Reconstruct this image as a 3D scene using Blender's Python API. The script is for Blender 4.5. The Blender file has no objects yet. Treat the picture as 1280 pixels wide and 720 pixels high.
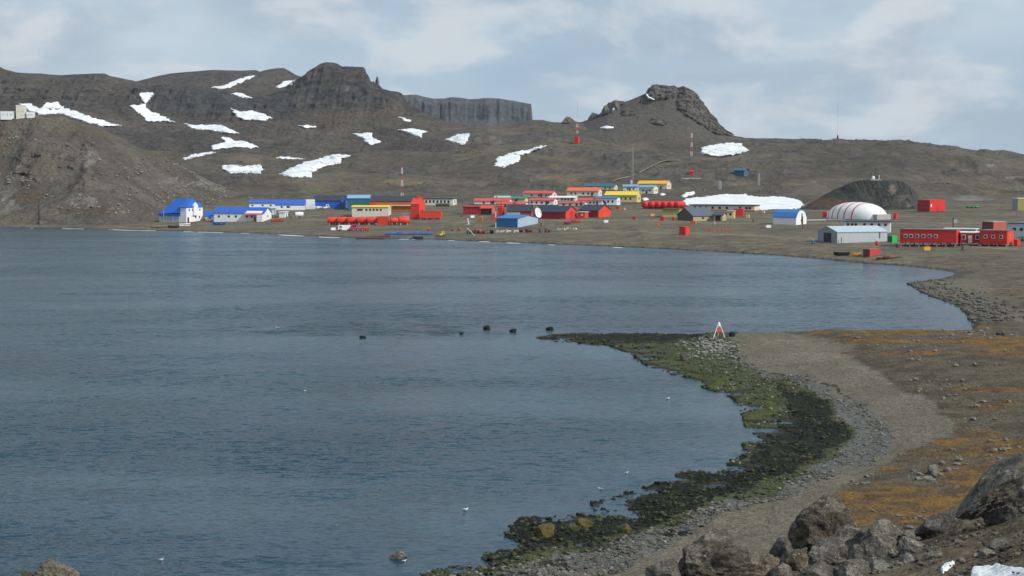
import bpy, bmesh, math, random
import numpy as np
from math import radians, sin, cos, atan, atan2, pi, sqrt

C = bpy.context.scene.collection
SC = bpy.context.scene

# ------------------------------------------------------------------ camera
F = 1900.0                      # focal length in pixels of the 1280 px wide frame
EYE = 24.0                      # metres above the water
PITCH = atan(145.0 / F)
cam_d = bpy.data.cameras.new("camera")
cam = bpy.data.objects.new("camera", cam_d)
C.objects.link(cam)
cam.location = (0, 0, EYE)
cam.rotation_euler = (pi / 2 - PITCH, 0, 0)
cam_d.sensor_width = 36.0
cam_d.lens = 36.0 * F / 1280.0
cam_d.clip_start = 0.3
cam_d.clip_end = 30000
SC.camera = cam

# ------------------------------------------------------------------ sky, sun, exposure
SUN = np.array([0.66, -0.40, 0.60]); SUN = SUN / np.linalg.norm(SUN)
SUN_EL = math.asin(SUN[2])
SUN_AZ = atan2(SUN[0], SUN[1])          # clockwise from +Y
world = bpy.data.worlds.new("World")
SC.world = world
world.use_nodes = True
nt = world.node_tree
nt.nodes.clear()
out = nt.nodes.new("ShaderNodeOutputWorld")
bg = nt.nodes.new("ShaderNodeBackground")
bg.inputs["Strength"].default_value = 0.10
sky = nt.nodes.new("ShaderNodeTexSky")
sky.sky_type = 'NISHITA'
sky.sun_disc = False
sky.sun_elevation = SUN_EL
sky.sun_rotation = SUN_AZ
sky.air_density = 1.0
sky.dust_density = 1.0
sky.ozone_density = 1.0
tc = nt.nodes.new("ShaderNodeTexCoord")
def wmap(scale, loc=(0, 0, 0)):
    m = nt.nodes.new("ShaderNodeMapping")
    m.inputs["Scale"].default_value = scale
    m.inputs["Location"].default_value = loc
    nt.links.new(tc.outputs["Generated"], m.inputs["Vector"])
    return m.outputs["Vector"]
def wnoise(vec, scale, detail, rough, dist=0.0):
    n = nt.nodes.new("ShaderNodeTexNoise")
    n.inputs["Scale"].default_value = scale
    n.inputs["Detail"].default_value = detail
    n.inputs["Roughness"].default_value = rough
    n.inputs["Distortion"].default_value = dist
    nt.links.new(vec, n.inputs["Vector"])
    return n.outputs["Fac"]
def wramp(fac, stops):
    r = nt.nodes.new("ShaderNodeValToRGB")
    r.color_ramp.interpolation = 'EASE'
    els = r.color_ramp.elements
    while len(els) < len(stops): els.new(0.5)
    for e, (p, c) in zip(els, stops):
        e.position = p; e.color = (*c, 1) if len(c) == 3 else c
    nt.links.new(fac, r.inputs["Fac"])
    return r.outputs["Color"]
def wmix(fac, a, b):
    m = nt.nodes.new("ShaderNodeMix"); m.data_type = 'RGBA'
    for k, v in ((0, fac), (6, a), (7, b)):
        if isinstance(v, (int, float)): m.inputs[k].default_value = v
        elif isinstance(v, tuple): m.inputs[k].default_value = (*v, 1)
        else: nt.links.new(v, m.inputs[k])
    return m.outputs[2]
# broad overcast veil, then soft bright puffs and grey-blue undersides
veil = wnoise(wmap((1, 1, 3.2), (0.3, 0.1, 0.25)), 3.0, 5, 0.52, 0.3)
veil_c = wramp(veil, [(0.30, (3.0, 4.1, 5.35)), (0.52, (3.75, 4.85, 5.95)), (0.75, (4.9, 5.75, 6.5))])
puff = wnoise(wmap((1, 1, 2.0), (1.7, 0.4, 0.9)), 11.0, 8, 0.55, 0.3)
puff_f = wramp(puff, [(0.46, (0, 0, 0)), (0.64, (0.75, 0.75, 0.75))])
grey = wnoise(wmap((1, 1, 3.2), (4.7, 2.4, 0.9)), 5.5, 6, 0.55, 0.5)
grey_f = wramp(grey, [(0.44, (0, 0, 0)), (0.66, (0.7, 0.7, 0.7))])
c0 = wmix(0.90, sky.outputs["Color"], veil_c)
c1 = wmix(grey_f, c0, (3.45, 4.2, 5.05))
c2 = wmix(puff_f, c1, (5.9, 6.3, 6.6))
nt.links.new(c2, bg.inputs["Color"])
nt.links.new(bg.outputs[0], out.inputs["Surface"])

sun_d = bpy.data.lights.new("sun", 'SUN')
sun_d.energy = 3.2
sun_d.angle = radians(1.2)
sun_d.color = (1.0, 0.955, 0.89)
sun_o = bpy.data.objects.new("sun", sun_d)
C.objects.link(sun_o)
sun_o.location = (300, -100, 300)
from mathutils import Vector, Matrix
sun_o.rotation_euler = Vector(SUN).to_track_quat('Z', 'Y').to_euler()

SC.view_settings.view_transform = 'Standard'
SC.view_settings.look = 'None'
SC.view_settings.exposure = 0.20
SC.view_settings.gamma = 1.0
SC.view_settings.use_curve_mapping = False

# ------------------------------------------------------------------ camera maths (1280x720 pixels)
cp, sp_ = cos(PITCH), sin(PITCH)
def ray(px, py):
    x = (np.asarray(px, float) - 640.0) / F
    y = -(np.asarray(py, float) - 360.0) / F
    return x, cp + y * sp_, -sp_ + y * cp           # X, Y, Z of the direction
def P(px, Y, z):
    """point in image column px at depth Y and height z -> X, Y, z"""
    px = np.asarray(px, float); Y = np.asarray(Y, float); z = np.asarray(z, float)
    r = (z - EYE) / Y
    y = (r * cp + sp_) / (cp - r * sp_)
    t = Y / (cp + y * sp_)
    return (px - 640.0) / F * t, Y + 0 * px, z + 0 * px
def py_of(Y, z):
    r = (z - EYE) / Y
    y = (r * cp + sp_) / (cp - r * sp_)
    return 360.0 - y * F
def z_at(py, Y):
    x, dy, dz = ray(640, py)
    return EYE + dz / dy * Y
def Y_at(py, z):
    x, dy, dz = ray(640, py)
    return (z - EYE) * dy / dz
def seg(xs, ys):
    xs = np.array(xs, float); ys = np.array(ys, float)
    return lambda p: np.interp(p, xs, ys)
def pl(*pts):
    return seg([a for a, b in pts], [b for a, b in pts])

# ------------------------------------------------------------------ noise
def _hash(ix, iy, iz, seed):
    h = (ix.astype(np.int64) * 374761393 + iy.astype(np.int64) * 668265263 + iz.astype(np.int64) * 2147483647 + seed * 1274126177) & 0xffffffff
    h = ((h ^ (h >> 13)) * 1274126177) & 0xffffffff
    h = h ^ (h >> 16)
    return (h & 0xffffff).astype(np.float64) / 0xffffff * 2 - 1
def vnoise(x, y, z=None, seed=0):
    x = np.asarray(x, float); y = np.asarray(y, float)
    z = np.zeros_like(x) if z is None else np.asarray(z, float)
    ix, iy, iz = np.floor(x), np.floor(y), np.floor(z)
    fx, fy, fz = x - ix, y - iy, z - iz
    ux, uy, uz = [f * f * f * (f * (f * 6 - 15) + 10) for f in (fx, fy, fz)]
    def g(a, b, c): return _hash(ix + a, iy + b, iz + c, seed)
    flat = not np.any(z)
    r = []
    for c in (0,) if flat else (0, 1):
        a = g(0, 0, c) * (1 - ux) + g(1, 0, c) * ux
        b = g(0, 1, c) * (1 - ux) + g(1, 1, c) * ux
        r.append(a * (1 - uy) + b * uy)
    return r[0] if flat else r[0] * (1 - uz) + r[1] * uz
def fbm(x, y, z=None, octv=5, gain=0.5, seed=0):
    s = 0; a = 1.0; n = 0
    for o in range(octv):
        f = 2.03 ** o
        s = s + a * vnoise(x * f + o * 17.3, y * f - o * 9.1, None if z is None else z * f + o * 5.7, seed + o)
        n += a; a *= gain
    return s / n
def ridged(x, y, z=None, octv=5, gain=0.55, seed=0):
    s = 0; a = 1.0; n = 0
    for o in range(octv):
        f = 2.07 ** o
        v = 1 - np.abs(vnoise(x * f + o * 13.3, y * f + o * 7.1, None if z is None else z * f - o * 3.7, seed + o)) * 2
        s = s + a * v; n += a; a *= gain
    return s / n

# ------------------------------------------------------------------ materials
MATS = {}
def new_mat(name):
    m = bpy.data.materials.new(name); m.use_nodes = True
    n = m.node_tree; n.nodes.clear()
    o = n.nodes.new("ShaderNodeOutputMaterial"); b = n.nodes.new("ShaderNodeBsdfPrincipled")
    n.links.new(b.outputs[0], o.inputs[0])
    return m, n, b
class NB:
    """small node builder"""
    def __init__(s, n):
        s.n = n; s.tc = n.nodes.new("ShaderNodeTexCoord")
    def vec(s, scale=(1, 1, 1), loc=(0, 0, 0), rot=(0, 0, 0)):
        m = s.n.nodes.new("ShaderNodeMapping")
        m.inputs["Scale"].default_value = scale; m.inputs["Location"].default_value = loc; m.inputs["Rotation"].default_value = rot
        s.n.links.new(s.tc.outputs["Object"], m.inputs["Vector"])
        return m.outputs["Vector"]
    def noise(s, vec, scale, detail=4, rough=0.55, dist=0):
        t = s.n.nodes.new("ShaderNodeTexNoise")
        t.inputs["Scale"].default_value = scale; t.inputs["Detail"].default_value = detail
        t.inputs["Roughness"].default_value = rough; t.inputs["Distortion"].default_value = dist
        s.n.links.new(vec, t.inputs["Vector"]); return t.outputs["Fac"]
    def voro(s, vec, scale, feature='F1', out="Distance"):
        t = s.n.nodes.new("ShaderNodeTexVoronoi"); t.feature = feature
        t.inputs["Scale"].default_value = scale
        s.n.links.new(vec, t.inputs["Vector"]); return t.outputs[out]
    def attr(s, name):
        a = s.n.nodes.new("ShaderNodeAttribute"); a.attribute_name = name; return a.outputs["Fac"]
    def rng(s, v, a, b, c=0.0, d=1.0, smooth=True):
        m = s.n.nodes.new("ShaderNodeMapRange"); m.clamp = True
        m.interpolation_type = 'SMOOTHSTEP' if smooth else 'LINEAR'
        for k, x in ((1, a), (2, b), (3, c), (4, d)): m.inputs[k].default_value = x
        s.n.links.new(v, m.inputs[0]); return m.outputs[0]
    def math(s, op, a, b=0.0):
        m = s.n.nodes.new("ShaderNodeMath"); m.operation = op
        for k, v in ((0, a), (1, b)):
            if isinstance(v, (int, float)): m.inputs[k].default_value = v
            else: s.n.links.new(v, m.inputs[k])
        return m.outputs[0]
    def mix(s, fac, a, b, blend='MIX'):
        m = s.n.nodes.new("ShaderNodeMix"); m.data_type = 'RGBA'; m.blend_type = blend
        for k, v in ((0, fac), (6, a), (7, b)):
            if isinstance(v, (int, float)): m.inputs[k].default_value = v
            elif isinstance(v, tuple): m.inputs[k].default_value = (*v, 1)
            else: s.n.links.new(v, m.inputs[k])
        return m.outputs[2]
    def bump(s, h, dist, strength=1.0, prev=None):
        b = s.n.nodes.new("ShaderNodeBump")
        b.inputs["Strength"].default_value = strength; b.inputs["Distance"].default_value = dist
        s.n.links.new(h, b.inputs["Height"])
        if prev is not None: s.n.links.new(prev, b.inputs["Normal"])
        return b.outputs[0]
    def slope(s):
        g = s.n.nodes.new("ShaderNodeNewGeometry"); x = s.n.nodes.new("ShaderNodeSeparateXYZ")
        s.n.links.new(g.outputs["Normal"], x.inputs[0]); return x.outputs["Z"]

def terrain_mat(name, cols, s1, s2, rock=None, layers=(), bumps=(), fine=0.25, rock_slope=(0.86, 0.70)):
    """cols: three tones mixed by noise at scales s1 (broad) and s2 (fine). layers: (attribute, tone a, tone b, noise scale, edge)"""
    m, n, b = new_mat(name); q = NB(n); v = q.vec()
    n1 = q.noise(v, s1, 6, 0.6); n2 = q.noise(q.vec(loc=(31, 7, 3)), s2, 6, 0.65); n3 = q.noise(q.vec(loc=(3, 77, 13)), s2 * 5, 4, 0.7)
    c = q.mix(q.rng(n1, 0.38, 0.62), cols[0], cols[1])
    c = q.mix(q.rng(n2, 0.45, 0.72, 0, 0.9), c, cols[2])
    if len(cols) > 3:
        n4 = q.noise(q.vec(loc=(131, 57, 3)), s1 * 0.6, 5, 0.6)
        c = q.mix(q.rng(n4, 0.50, 0.68, 0, 0.85), c, cols[3])
    if rock:
        rn = q.noise(q.vec(scale=(1, 1, 0.45), loc=(9, 9, 9)), s2 * 1.6, 6, 0.7)
        rc = q.mix(q.rng(rn, 0.35, 0.65), rock[0], rock[1])
        sl = q.math('ADD', q.slope(), q.rng(n2, 0.3, 0.7, -0.07, 0.07, False))
        f = q.math('MAXIMUM', q.rng(sl, rock_slope[0], rock_slope[1]), q.attr("rock"))
        c = q.mix(f, c, rc)
    for a, ca, cb, sc, edge in layers:
        ln = q.noise(q.vec(loc=(sc * 40, 3, 8)), sc, 6, 0.65)
        lc = q.mix(q.rng(ln, 0.38, 0.62), ca, cb)
        ln2 = q.noise(q.vec(loc=(5, sc * 90, 8)), sc * 0.9, 6, 0.7)
        f = q.math('ADD', q.attr(a), q.rng(ln2, 0.3, 0.7, -edge, edge, False))
        c = q.mix(q.rng(f, 0.32, 0.68), c, lc)
    c = q.mix(fine, c, q.mix(q.rng(n3, 0.35, 0.65), (0.3, 0.3, 0.3), (1.7, 1.7, 1.7)), 'MULTIPLY')
    n.links.new(c, b.inputs["Base Color"])
    b.inputs["Roughness"].default_value = 0.95
    b.inputs["Specular IOR Level"].default_value = 0.2
    prev = None
    for sc, dist, det in bumps:
        prev = q.bump(q.noise(q.vec(loc=(sc, 5, 5)), sc, det, 0.62), dist, 1.0, prev)
    if prev is not None: n.links.new(prev, b.inputs["Normal"])
    return m

def paint(name, rgb, rough=0.55, dirt=0.18, scale=0.8, metallic=0.0, ribs=0.0):
    """weathered painted surface: streaky dirt and a slight uneven tone; ribs gives corrugated cladding"""
    if name in MATS: return MATS[name]
    m, n, b = new_mat(name); q = NB(n)
    a = q.noise(q.vec(scale=(1, 1, 0.35)), scale, 5, 0.65)
    d = q.noise(q.vec(scale=(1, 1, 0.12), loc=(5, 2, 9)), scale * 3.2, 4, 0.7)
    dk = tuple(x * 0.62 + 0.02 for x in rgb)
    c = q.mix(q.rng(a, 0.4, 0.75, 0, dirt * 2), rgb, dk)
    c = q.mix(q.rng(d, 0.5, 0.8, 0, dirt * 2), c, tuple(x * 0.5 + 0.03 for x in rgb))
    n.links.new(c, b.inputs["Base Color"])
    b.inputs["Roughness"].default_value = rough
    b.inputs["Metallic"].default_value = metallic
    b.inputs["Specular IOR Level"].default_value = 0.3
    if ribs:
        w = n.nodes.new("ShaderNodeTexWave"); w.wave_type = 'BANDS'; w.bands_direction = 'X'
        w.inputs["Scale"].default_value = ribs
        n.links.new(q.tc.outputs["Object"], w.inputs["Vector"])
        n.links.new(q.bump(w.outputs["Fac"], 0.05), b.inputs["Normal"])
    MATS[name] = m
    return m

# ------------------------------------------------------------------ mesh helpers
def link(name, me, mat=None, parent=None, smooth=False):
    o = bpy.data.objects.new(name, me); C.objects.link(o)
    if mat is not None and len(me.materials) == 0: me.materials.append(mat)
    if parent is not None: o.parent = parent
    if smooth: me.polygons.foreach_set("use_smooth", [True] * len(me.polygons))
    return o
def tag(o, label=None, cat=None, group=None, kind=None):
    if label: o["label"] = label
    if cat: o["category"] = cat
    if group: o["group"] = group
    if kind: o["kind"] = kind
    return o
def empty(name, loc, rz, label, cat, group=None):
    o = bpy.data.objects.new(name, None); C.objects.link(o)
    o.location = loc; o.rotation_euler = (0, 0, rz); o.empty_display_size = 1
    return tag(o, label, cat, group)
def grid_mesh(name, X, Y, Z, mat, attrs=None, smooth=True, keep=None):
    """X, Y, Z: arrays rows x cols"""
    R, K = X.shape
    me = bpy.data.meshes.new(name)
    idx = np.arange(R * K).reshape(R, K)
    q = np.stack([idx[:-1, :-1], idx[:-1, 1:], idx[1:, 1:], idx[1:, :-1]], -1).reshape(-1, 4)
    if keep is not None: q = q[keep.reshape(-1)]
    co = np.stack([X, Y, Z], -1).reshape(-1, 3)
    if keep is not None:
        used = np.unique(q); remap = -np.ones(R * K, int); remap[used] = np.arange(len(used))
        q = remap[q]; co = co[used]
        attrs = {k: v.reshape(-1)[used] for k, v in (attrs or {}).items()}
    me.vertices.add(len(co)); me.vertices.foreach_set("co", co.astype(np.float32).ravel())
    me.loops.add(len(q) * 4); me.loops.foreach_set("vertex_index", q.astype(np.int32).ravel())
    me.polygons.add(len(q))
    me.polygons.foreach_set("loop_start", np.arange(0, len(q) * 4, 4, dtype=np.int32))
    me.polygons.foreach_set("loop_total", np.full(len(q), 4, np.int32))
    me.polygons.foreach_set("use_smooth", np.full(len(q), smooth))
    me.update(calc_edges=True)
    for k, v in (attrs or {}).items():
        a = me.attributes.new(k, 'FLOAT', 'POINT'); a.data.foreach_set("value", np.asarray(v, np.float32).ravel())
    me.materials.append(mat)
    return me
def tri_mesh(name, co, faces, mat, smooth=False):
    co = np.asarray(co, np.float32); faces = np.asarray(faces, np.int32); k = faces.shape[1]
    me = bpy.data.meshes.new(name)
    me.vertices.add(len(co)); me.vertices.foreach_set("co", co.ravel())
    me.loops.add(len(faces) * k); me.loops.foreach_set("vertex_index", faces.ravel())
    me.polygons.add(len(faces))
    me.polygons.foreach_set("loop_start", np.arange(0, len(faces) * k, k, dtype=np.int32))
    me.polygons.foreach_set("loop_total", np.full(len(faces), k, np.int32))
    me.polygons.foreach_set("use_smooth", np.full(len(faces), smooth))
    me.update(calc_edges=True)
    if mat: me.materials.append(mat)
    return me
def inpoly(px, py, poly):
    px = np.asarray(px); py = np.asarray(py); ins = np.zeros(px.shape, bool)
    n = len(poly); j = n - 1
    for i in range(n):
        xi, yi = poly[i]; xj, yj = poly[j]
        if yi != yj:
            ins ^= ((yi > py) != (yj > py)) & (px < (xj - xi) * (py - yi) / (yj - yi) + xi)
        j = i
    return ins
def dist_poly(x, y, pts):
    d = np.full(np.shape(x), 1e9)
    for (ax, ay), (bx, by) in zip(pts[:-1], pts[1:]):
        vx, vy = bx - ax, by - ay; L = vx * vx + vy * vy + 1e-9
        t = np.clip(((x - ax) * vx + (y - ay) * vy) / L, 0, 1)
        d = np.minimum(d, np.hypot(x - ax - t * vx, y - ay - t * vy))
    return d
def sstep(x, a, b):
    t = np.clip((x - a) / (b - a), 0, 1); return t * t * (3 - 2 * t)
HAZE = 0.000032
# ================================================================== THE LAND
def hermite_lines(lines, subs):
    """lines: list of (Y, z) arrays over columns; monotone cubic between them -> Y, Z arrays rows x cols"""
    Ys = np.array([l[0] for l in lines]); Zs = np.array([l[1] for l in lines])
    def tang(A):
        d = np.diff(A, axis=0); m = np.zeros_like(A)
        m[0] = d[0]; m[-1] = d[-1]
        same = d[:-1] * d[1:] > 0
        m[1:-1] = np.where(same, 2 * d[:-1] * d[1:] / (d[:-1] + d[1:] + np.where(same, 0, 1)), 0)
        return m
    # slope of z against Y, kept monotone
    h = np.maximum(np.diff(Ys, axis=0), 1e-3); sl = np.diff(Zs, axis=0) / h
    m = np.zeros_like(Zs); m[0] = sl[0]; m[-1] = sl[-1]
    same = sl[:-1] * sl[1:] > 0
    m[1:-1] = np.where(same, 2 * sl[:-1] * sl[1:] / np.where(same, sl[:-1] + sl[1:], 1), 0)
    oy, oz = [], []
    for k in range(len(lines) - 1):
        n = subs[k]
        for i in range(n + (1 if k == len(lines) - 2 else 0)):
            t = i / n
            h00 = 2*t**3 - 3*t**2 + 1; h10 = t**3 - 2*t**2 + t; h01 = -2*t**3 + 3*t**2; h11 = t**3 - t**2
            oy.append(Ys[k] * (1 - t) + Ys[k+1] * t)
            oz.append(h00 * Zs[k] + h10 * h[k] * m[k] + h01 * Zs[k+1] + h11 * h[k] * m[k+1])
    return np.array(oy), np.array(oz)

# ---- coastline, traced from where the water meets the land (all at z = 0)
def g(px, py):
    Y = Y_at(py, 0.0); x, y, z = P(px, Y, 0.0); return (float(x), float(Y))
shore_near = [g(*p) for p in [(440,930),(520,722),(585,702),(600,697),(635,686),(626,677),(650,649),(685,646),(718,643),(745,644),(736,627),(772,619),(801,610),(840,601),(845,592),(902,584),(934,564),(925,556),(952,550),(930,535),(925,515),(918,500),(900,492),(877,485),(868,474),(840,469),(805,457),(790,444),(760,432),(727,430),(690,427),(668,422)]]
shore_far_side = [g(*p) for p in [(668,422),(690,418),(760,419),(830,420),(900,421),(960,421.5),(1067,419),(1175,416),(1215,413)]]
shore_east = [g(*p) for p in [(1215,413),(1211,397),(1195,382),(1175,376),(1152,366),(1140,359),(1133,354),(1155,350),(1180,347),(1193,343),(1187,340)]]
shore_beach = [g(*p) for p in [(1187,340),(1167,337),(1120,332),(1085,330),(1040,325.5),(960,319),(900,315.5),(800,310),(700,306),(640,303.5),(600,302),(560,300.5),(540,299.5),(460,298.5),(430,297),(380,295),(320,292),(260,290),(190,288),(100,286),(0,284.5),(-400,281)]]
land_poly = shore_near + shore_far_side[1:] + shore_east[1:] + shore_beach[1:] + [(-6000, 700), (-6000, 9000), (6000, 9000), (6000, 30)]

def coast_z(X, Y):
    wob = fbm(X / 3.1, Y / 3.1, seed=3, octv=4) * 1.6 + fbm(X / 14, Y / 14, seed=5, octv=3) * 2.2
    ins = inpoly(X, Y, land_poly)
    sg = np.where(ins, 1.0, -1.0)
    dn = dist_poly(X, Y, shore_near) * sg
    ds = dist_poly(X, Y, shore_far_side) * sg
    de = dist_poly(X, Y, shore_east) * sg
    db = dist_poly(X, Y, shore_beach) * sg
    w = np.clip(Y / 150, 0.5, 1.4)
    zn = np.interp(dn + wob * 0.75 * w, [-60, -16, -7, 0, 5, 12, 20, 28, 45, 80], [-6, -0.75, -0.20, 0.02, 0.22, 0.5, 1.15, 2.1, 3.2, 4.2])
    zs = np.interp(ds + wob * 0.2, [-60, -6, 0, 4, 9, 16, 40], [-6, -1.2, 0.0, 1.1, 2.2, 3.0, 4.4])
    # the spit itself stays low
    spit = sstep(X, 40, 62)
    zs = np.where(zs > 0, np.minimum(zs, 0.9 + spit * 6 + sstep(X, 20, 40) * 0.3), zs)
    ze = np.interp(de + wob * 0.7, [-60, -6, 0, 6, 14, 30, 60], [-6, -0.6, 0.0, 0.45, 1.0, 1.9, 2.6])
    zb = np.interp(db + wob * 0.5, [-60, -6, 0, 5, 12, 25, 60, 120], [-6, -0.8, 0.0, 0.55, 1.3, 1.8, 2.6, 4.5])
    return np.minimum(np.minimum(zn, zs), np.minimum(ze, zb)), np.minimum(np.minimum(dn, ds), np.minimum(de, db))

COLS = np.concatenate([np.arange(-420, 0, 5.0), np.arange(0, 1290, 1.6), np.arange(1290, 1760, 5.0)])
crest = pl((-400,176),(300,176),(450,172),(520,165),(560,161),(600,159),(640,156),(667,150),(680,150.5),(693,153),(703,153.5),(750,153),(800,154),(850,160),(880,166),(905,168),(920,172),(945,173.5),(970,173),(1003,175),(1017,178),(1035,176.5),(1047,175),(1067,177),(1093,177),(1110,178.5),(1140,180),(1160,182),(1180,182),(1193,183),(1207,186.5),(1220,188),(1240,189),(1253,187.5),(1266,190),(1280,194),(1400,200),(1760,205))
c = COLS
Lz = lambda f, Y: z_at(f(c), Y)
one = np.ones_like(c)
far_lines = [
    (330 * one, 2.6 * one),
    (600 * one, pl((-400,3.0),(700,3.2),(1000,3.4),(1280,3.8),(1760,4.2))(c)),
    (770 * one, pl((-400,6.0),(560,6.0),(800,6.0),(930,5.6),(1020,5.0),(1280,5.4),(1760,6))(c)),
    (930 * one, Lz(pl((-400,238),(560,240),(700,238),(850,237),(940,240),(1050,238),(1160,244),(1280,246),(1760,250)), 930)),
    (1100 * one, Lz(pl((-400,222),(400,222),(560,222),(700,217),(850,218),(1000,213),(1100,212),(1180,222),(1280,229),(1760,235)), 1100)),
    (1280 * one, Lz(pl((-400,205),(400,205),(560,196),(660,190),(720,192),(850,195),(1000,194),(1120,192),(1200,201),(1280,209),(1760,220)), 1280)),
    (1450 * one, Lz(pl((-400,192),(500,184),(600,174),(700,170),(850,180),(930,184),(1000,183),(1120,184),(1200,191),(1280,197),(1760,208)), 1450)),
    (1620 * one, Lz(crest, 1620)),
    (1760 * one, Lz(lambda p: crest(p) + 8, 1760)),
    (2300 * one, 20 * one),
    (6500 * one, 5 * one)]
fy, fz = hermite_lines(far_lines, [90, 60, 55, 45, 45, 40, 40, 12, 6, 4])

def zones(X, Y, Z):
    pxv = 640 + X / (Y * cp + (EYE - Z) * sp_) * F          # picture column and row each vertex falls on
    pyv = py_of(Y, Z)
    return pxv, pyv

# ---------------- shore sheet rows (Y 60..330), land side only
ycols = COLS[COLS >= 425]
yrow = 62 * (330 / 62) ** (np.arange(0, 381) / 380.0)
Yg = yrow[:, None] + 0 * ycols[None, :]
cap = np.interp(Yg, [60, 110, 160, 212, 240, 330], [5.2, 4.6, 4.0, 3.25, 2.9, 2.6])
X0, _, _ = P(ycols[None, :], Yg, 2.0 + 0 * Yg)
cz, cd = coast_z(X0, Yg)
Zg = np.where(cz < cap, cz, cap) 
Zg = np.minimum(cz, cap)
blend = sstep(cz, 0.3, 2.5)
Zg = Zg + fbm(X0 / 9, Yg / 9, seed=11, octv=5) * (0.07 + 0.26 * blend) + fbm(X0 / 1.3, Yg / 1.3, seed=21, octv=3) * 0.07
seam_s = 1 - sstep(Yg, 300, 330)
Zg = Zg * 1.0
rag = fbm(X0 / 2.6, Yg / 2.3, seed=25, octv=5)
Zg = Zg + np.exp(-((Zg - 0.02) / 0.34) ** 2) * rag * 0.52 * sstep(60 - X0, 0, 12)
pxv, pyv = zones(X0, Yg, Zg)
jx = fbm(X0 / 5, Yg / 5, seed=31, octv=4); jy = fbm(X0 / 5, Yg / 5, seed=41, octv=4)
qx, qy = pxv + jx * 22, pyv + jy * 9
algae = inpoly(qx, qy, [(640,421),(760,410),(900,405),(921,420),(925,440),(905,452),(960,472),(1015,486),(1045,515),(1062,553),(1030,577),(985,607),(940,627),(885,636),(840,654),(787,668),(712,688),(638,712),(560,740),(440,900),(400,700),(600,620),(800,570),(850,520),(780,470),(640,430)]).astype(float)
dark = inpoly(qx, qy, [(968,482),(1015,489),(1040,520),(1058,552),(1000,582),(900,630),(820,652),(700,680),(630,700),(560,700),(620,660),(640,640),(760,620),(850,592),(930,574),(955,545),(985,520),(978,500)]).astype(float)
spitdark = inpoly(qx, qy, [(640,421),(700,410),(880,408),(885,425),(800,432),(720,436),(650,430)]).astype(float)
dark = np.maximum(dark, spitdark * 0.75)
ywarm = inpoly(qx, qy, [(840,460),(900,470),(975,500),(975,520),(950,550),(900,560),(870,500)]).astype(float)
pebble = inpoly(qx, qy, [(870,405),(922,418),(928,452),(960,466),(1010,475),(1060,492),(1090,512),(1122,548),(1100,572),(1040,592),(980,622),(880,656),(800,690),(740,740),(560,800),(400,900),(500,700),(800,560),(880,470)]).astype(float)
lichen = inpoly(qx, pyv + jy * 6, [(960,395),(975,418),(1100,432),(1050,442),(1075,455),(1120,480),(1160,502),(1193,528),(1185,545),(1130,562),(1090,585),(1045,612),(1005,645),(975,690),(900,760),(800,900),(2200,900),(2200,400),(1215,402),(1190,380)]).astype(float)
lichen = np.maximum(lichen, inpoly(qx, qy, [(1225,345),(1290,338),(1400,350),(1500,400),(1230,392)]).astype(float) * 0.55)
orz = np.zeros_like(Yg)
for (a, b_, rx, ry, s) in [(1120,416,110,5,1.1),(1080,427,80,3.5,0.9),(1240,428,70,9,1.0),(1275,440,70,6,1.1),(1130,441,110,2.5,0.8),(1180,410,80,5,0.9),(1230,486,70,4,0.7),(1230,508,60,5,0.55),(1205,562,90,13,1.05),(1090,600,50,8,0.6),(1230,545,60,10,0.8),(1180,565,50,7,0.8),(1270,575,60,9,0.6),(1120,608,60,7,0.6),(1130,632,100,20,1.3),(1030,650,90,14,0.9),(1210,590,80,18,0.7),(1250,555,60,8,0.8),(1260,365,40,5,0.8),(970,655,60,20,0.5),(1290,500,60,3,0.4)]:
    orz = np.maximum(orz, s * np.exp(-(((pxv - a) / rx) ** 2 + ((pyv - b_) / ry) ** 2)))
stn = fbm(X0 / 7, Yg / 2.2, seed=51, octv=5)
orz = np.clip(orz * 1.15 + (stn + 0.5 * fbm(X0 / 1.8, Yg / .8, seed=53, octv=3)) * 0.9 * np.clip(orz * 1.5 + .25, 0, 1), 0, 1) * lichen
strand = np.exp(-(dist_poly(pxv + jx * 5, (pyv + jy * 3) * 1.6, [(a, b_ * 1.6) for a, b_ in [(905,428),(925,452),(938,461),(985,470),(1040,482),(1065,497),(1082,515),(1100,530)]]) / 2.6) ** 2) * (0.7 + 0.6 * fbm(X0 / 0.9, Yg / 0.9, seed=61, octv=2))
wet = 1 - sstep(Zg, 0.02, 0.22)
M_SHORE = terrain_mat("beach_gravel", [(0.150, 0.131, 0.094), (0.180, 0.157, 0.114), (0.116, 0.103, 0.076)], 0.12, 0.9,
    layers=[("berm", (0.215, 0.188, 0.142), (0.160, 0.141, 0.108), 0.9, 0.35), ("pebble", (0.105, 0.108, 0.095), (0.155, 0.155, 0.137), 2.2, 0.25),
            ("lichen", (0.078, 0.062, 0.040), (0.125, 0.105, 0.070), 0.35, 0.35),
            ("orange", (0.205, 0.112, 0.028), (0.092, 0.060, 0.032), 0.42, 0.42),
            ("algae", (0.046, 0.060, 0.024), (0.085, 0.092, 0.046), 0.8, 0.30),
            ("green", (0.074, 0.088, 0.024), (0.062, 0.076, 0.024), 1.4, 0.25),
            ("dark", (0.008, 0.012, 0.007), (0.020, 0.027, 0.012), 1.1, 0.35),
            ("strand", (0.030, 0.026, 0.020), (0.055, 0.048, 0.035), 2.0, 0.2),
            ("wet", (0.030, 0.034, 0.024), (0.045, 0.045, 0.035), 1.0, 0.1)],
    bumps=[(1.2, 0.5, 5), (5.0, 0.16, 4)], fine=0.55)
def soft(M, k=5):
    for _ in range(k):
        Q = np.pad(M, 1, mode='edge'); M = (Q[:-2, 1:-1] + Q[2:, 1:-1] + Q[1:-1, :-2] + Q[1:-1, 2:] + Q[1:-1, 1:-1]) / 5
    return M
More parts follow.
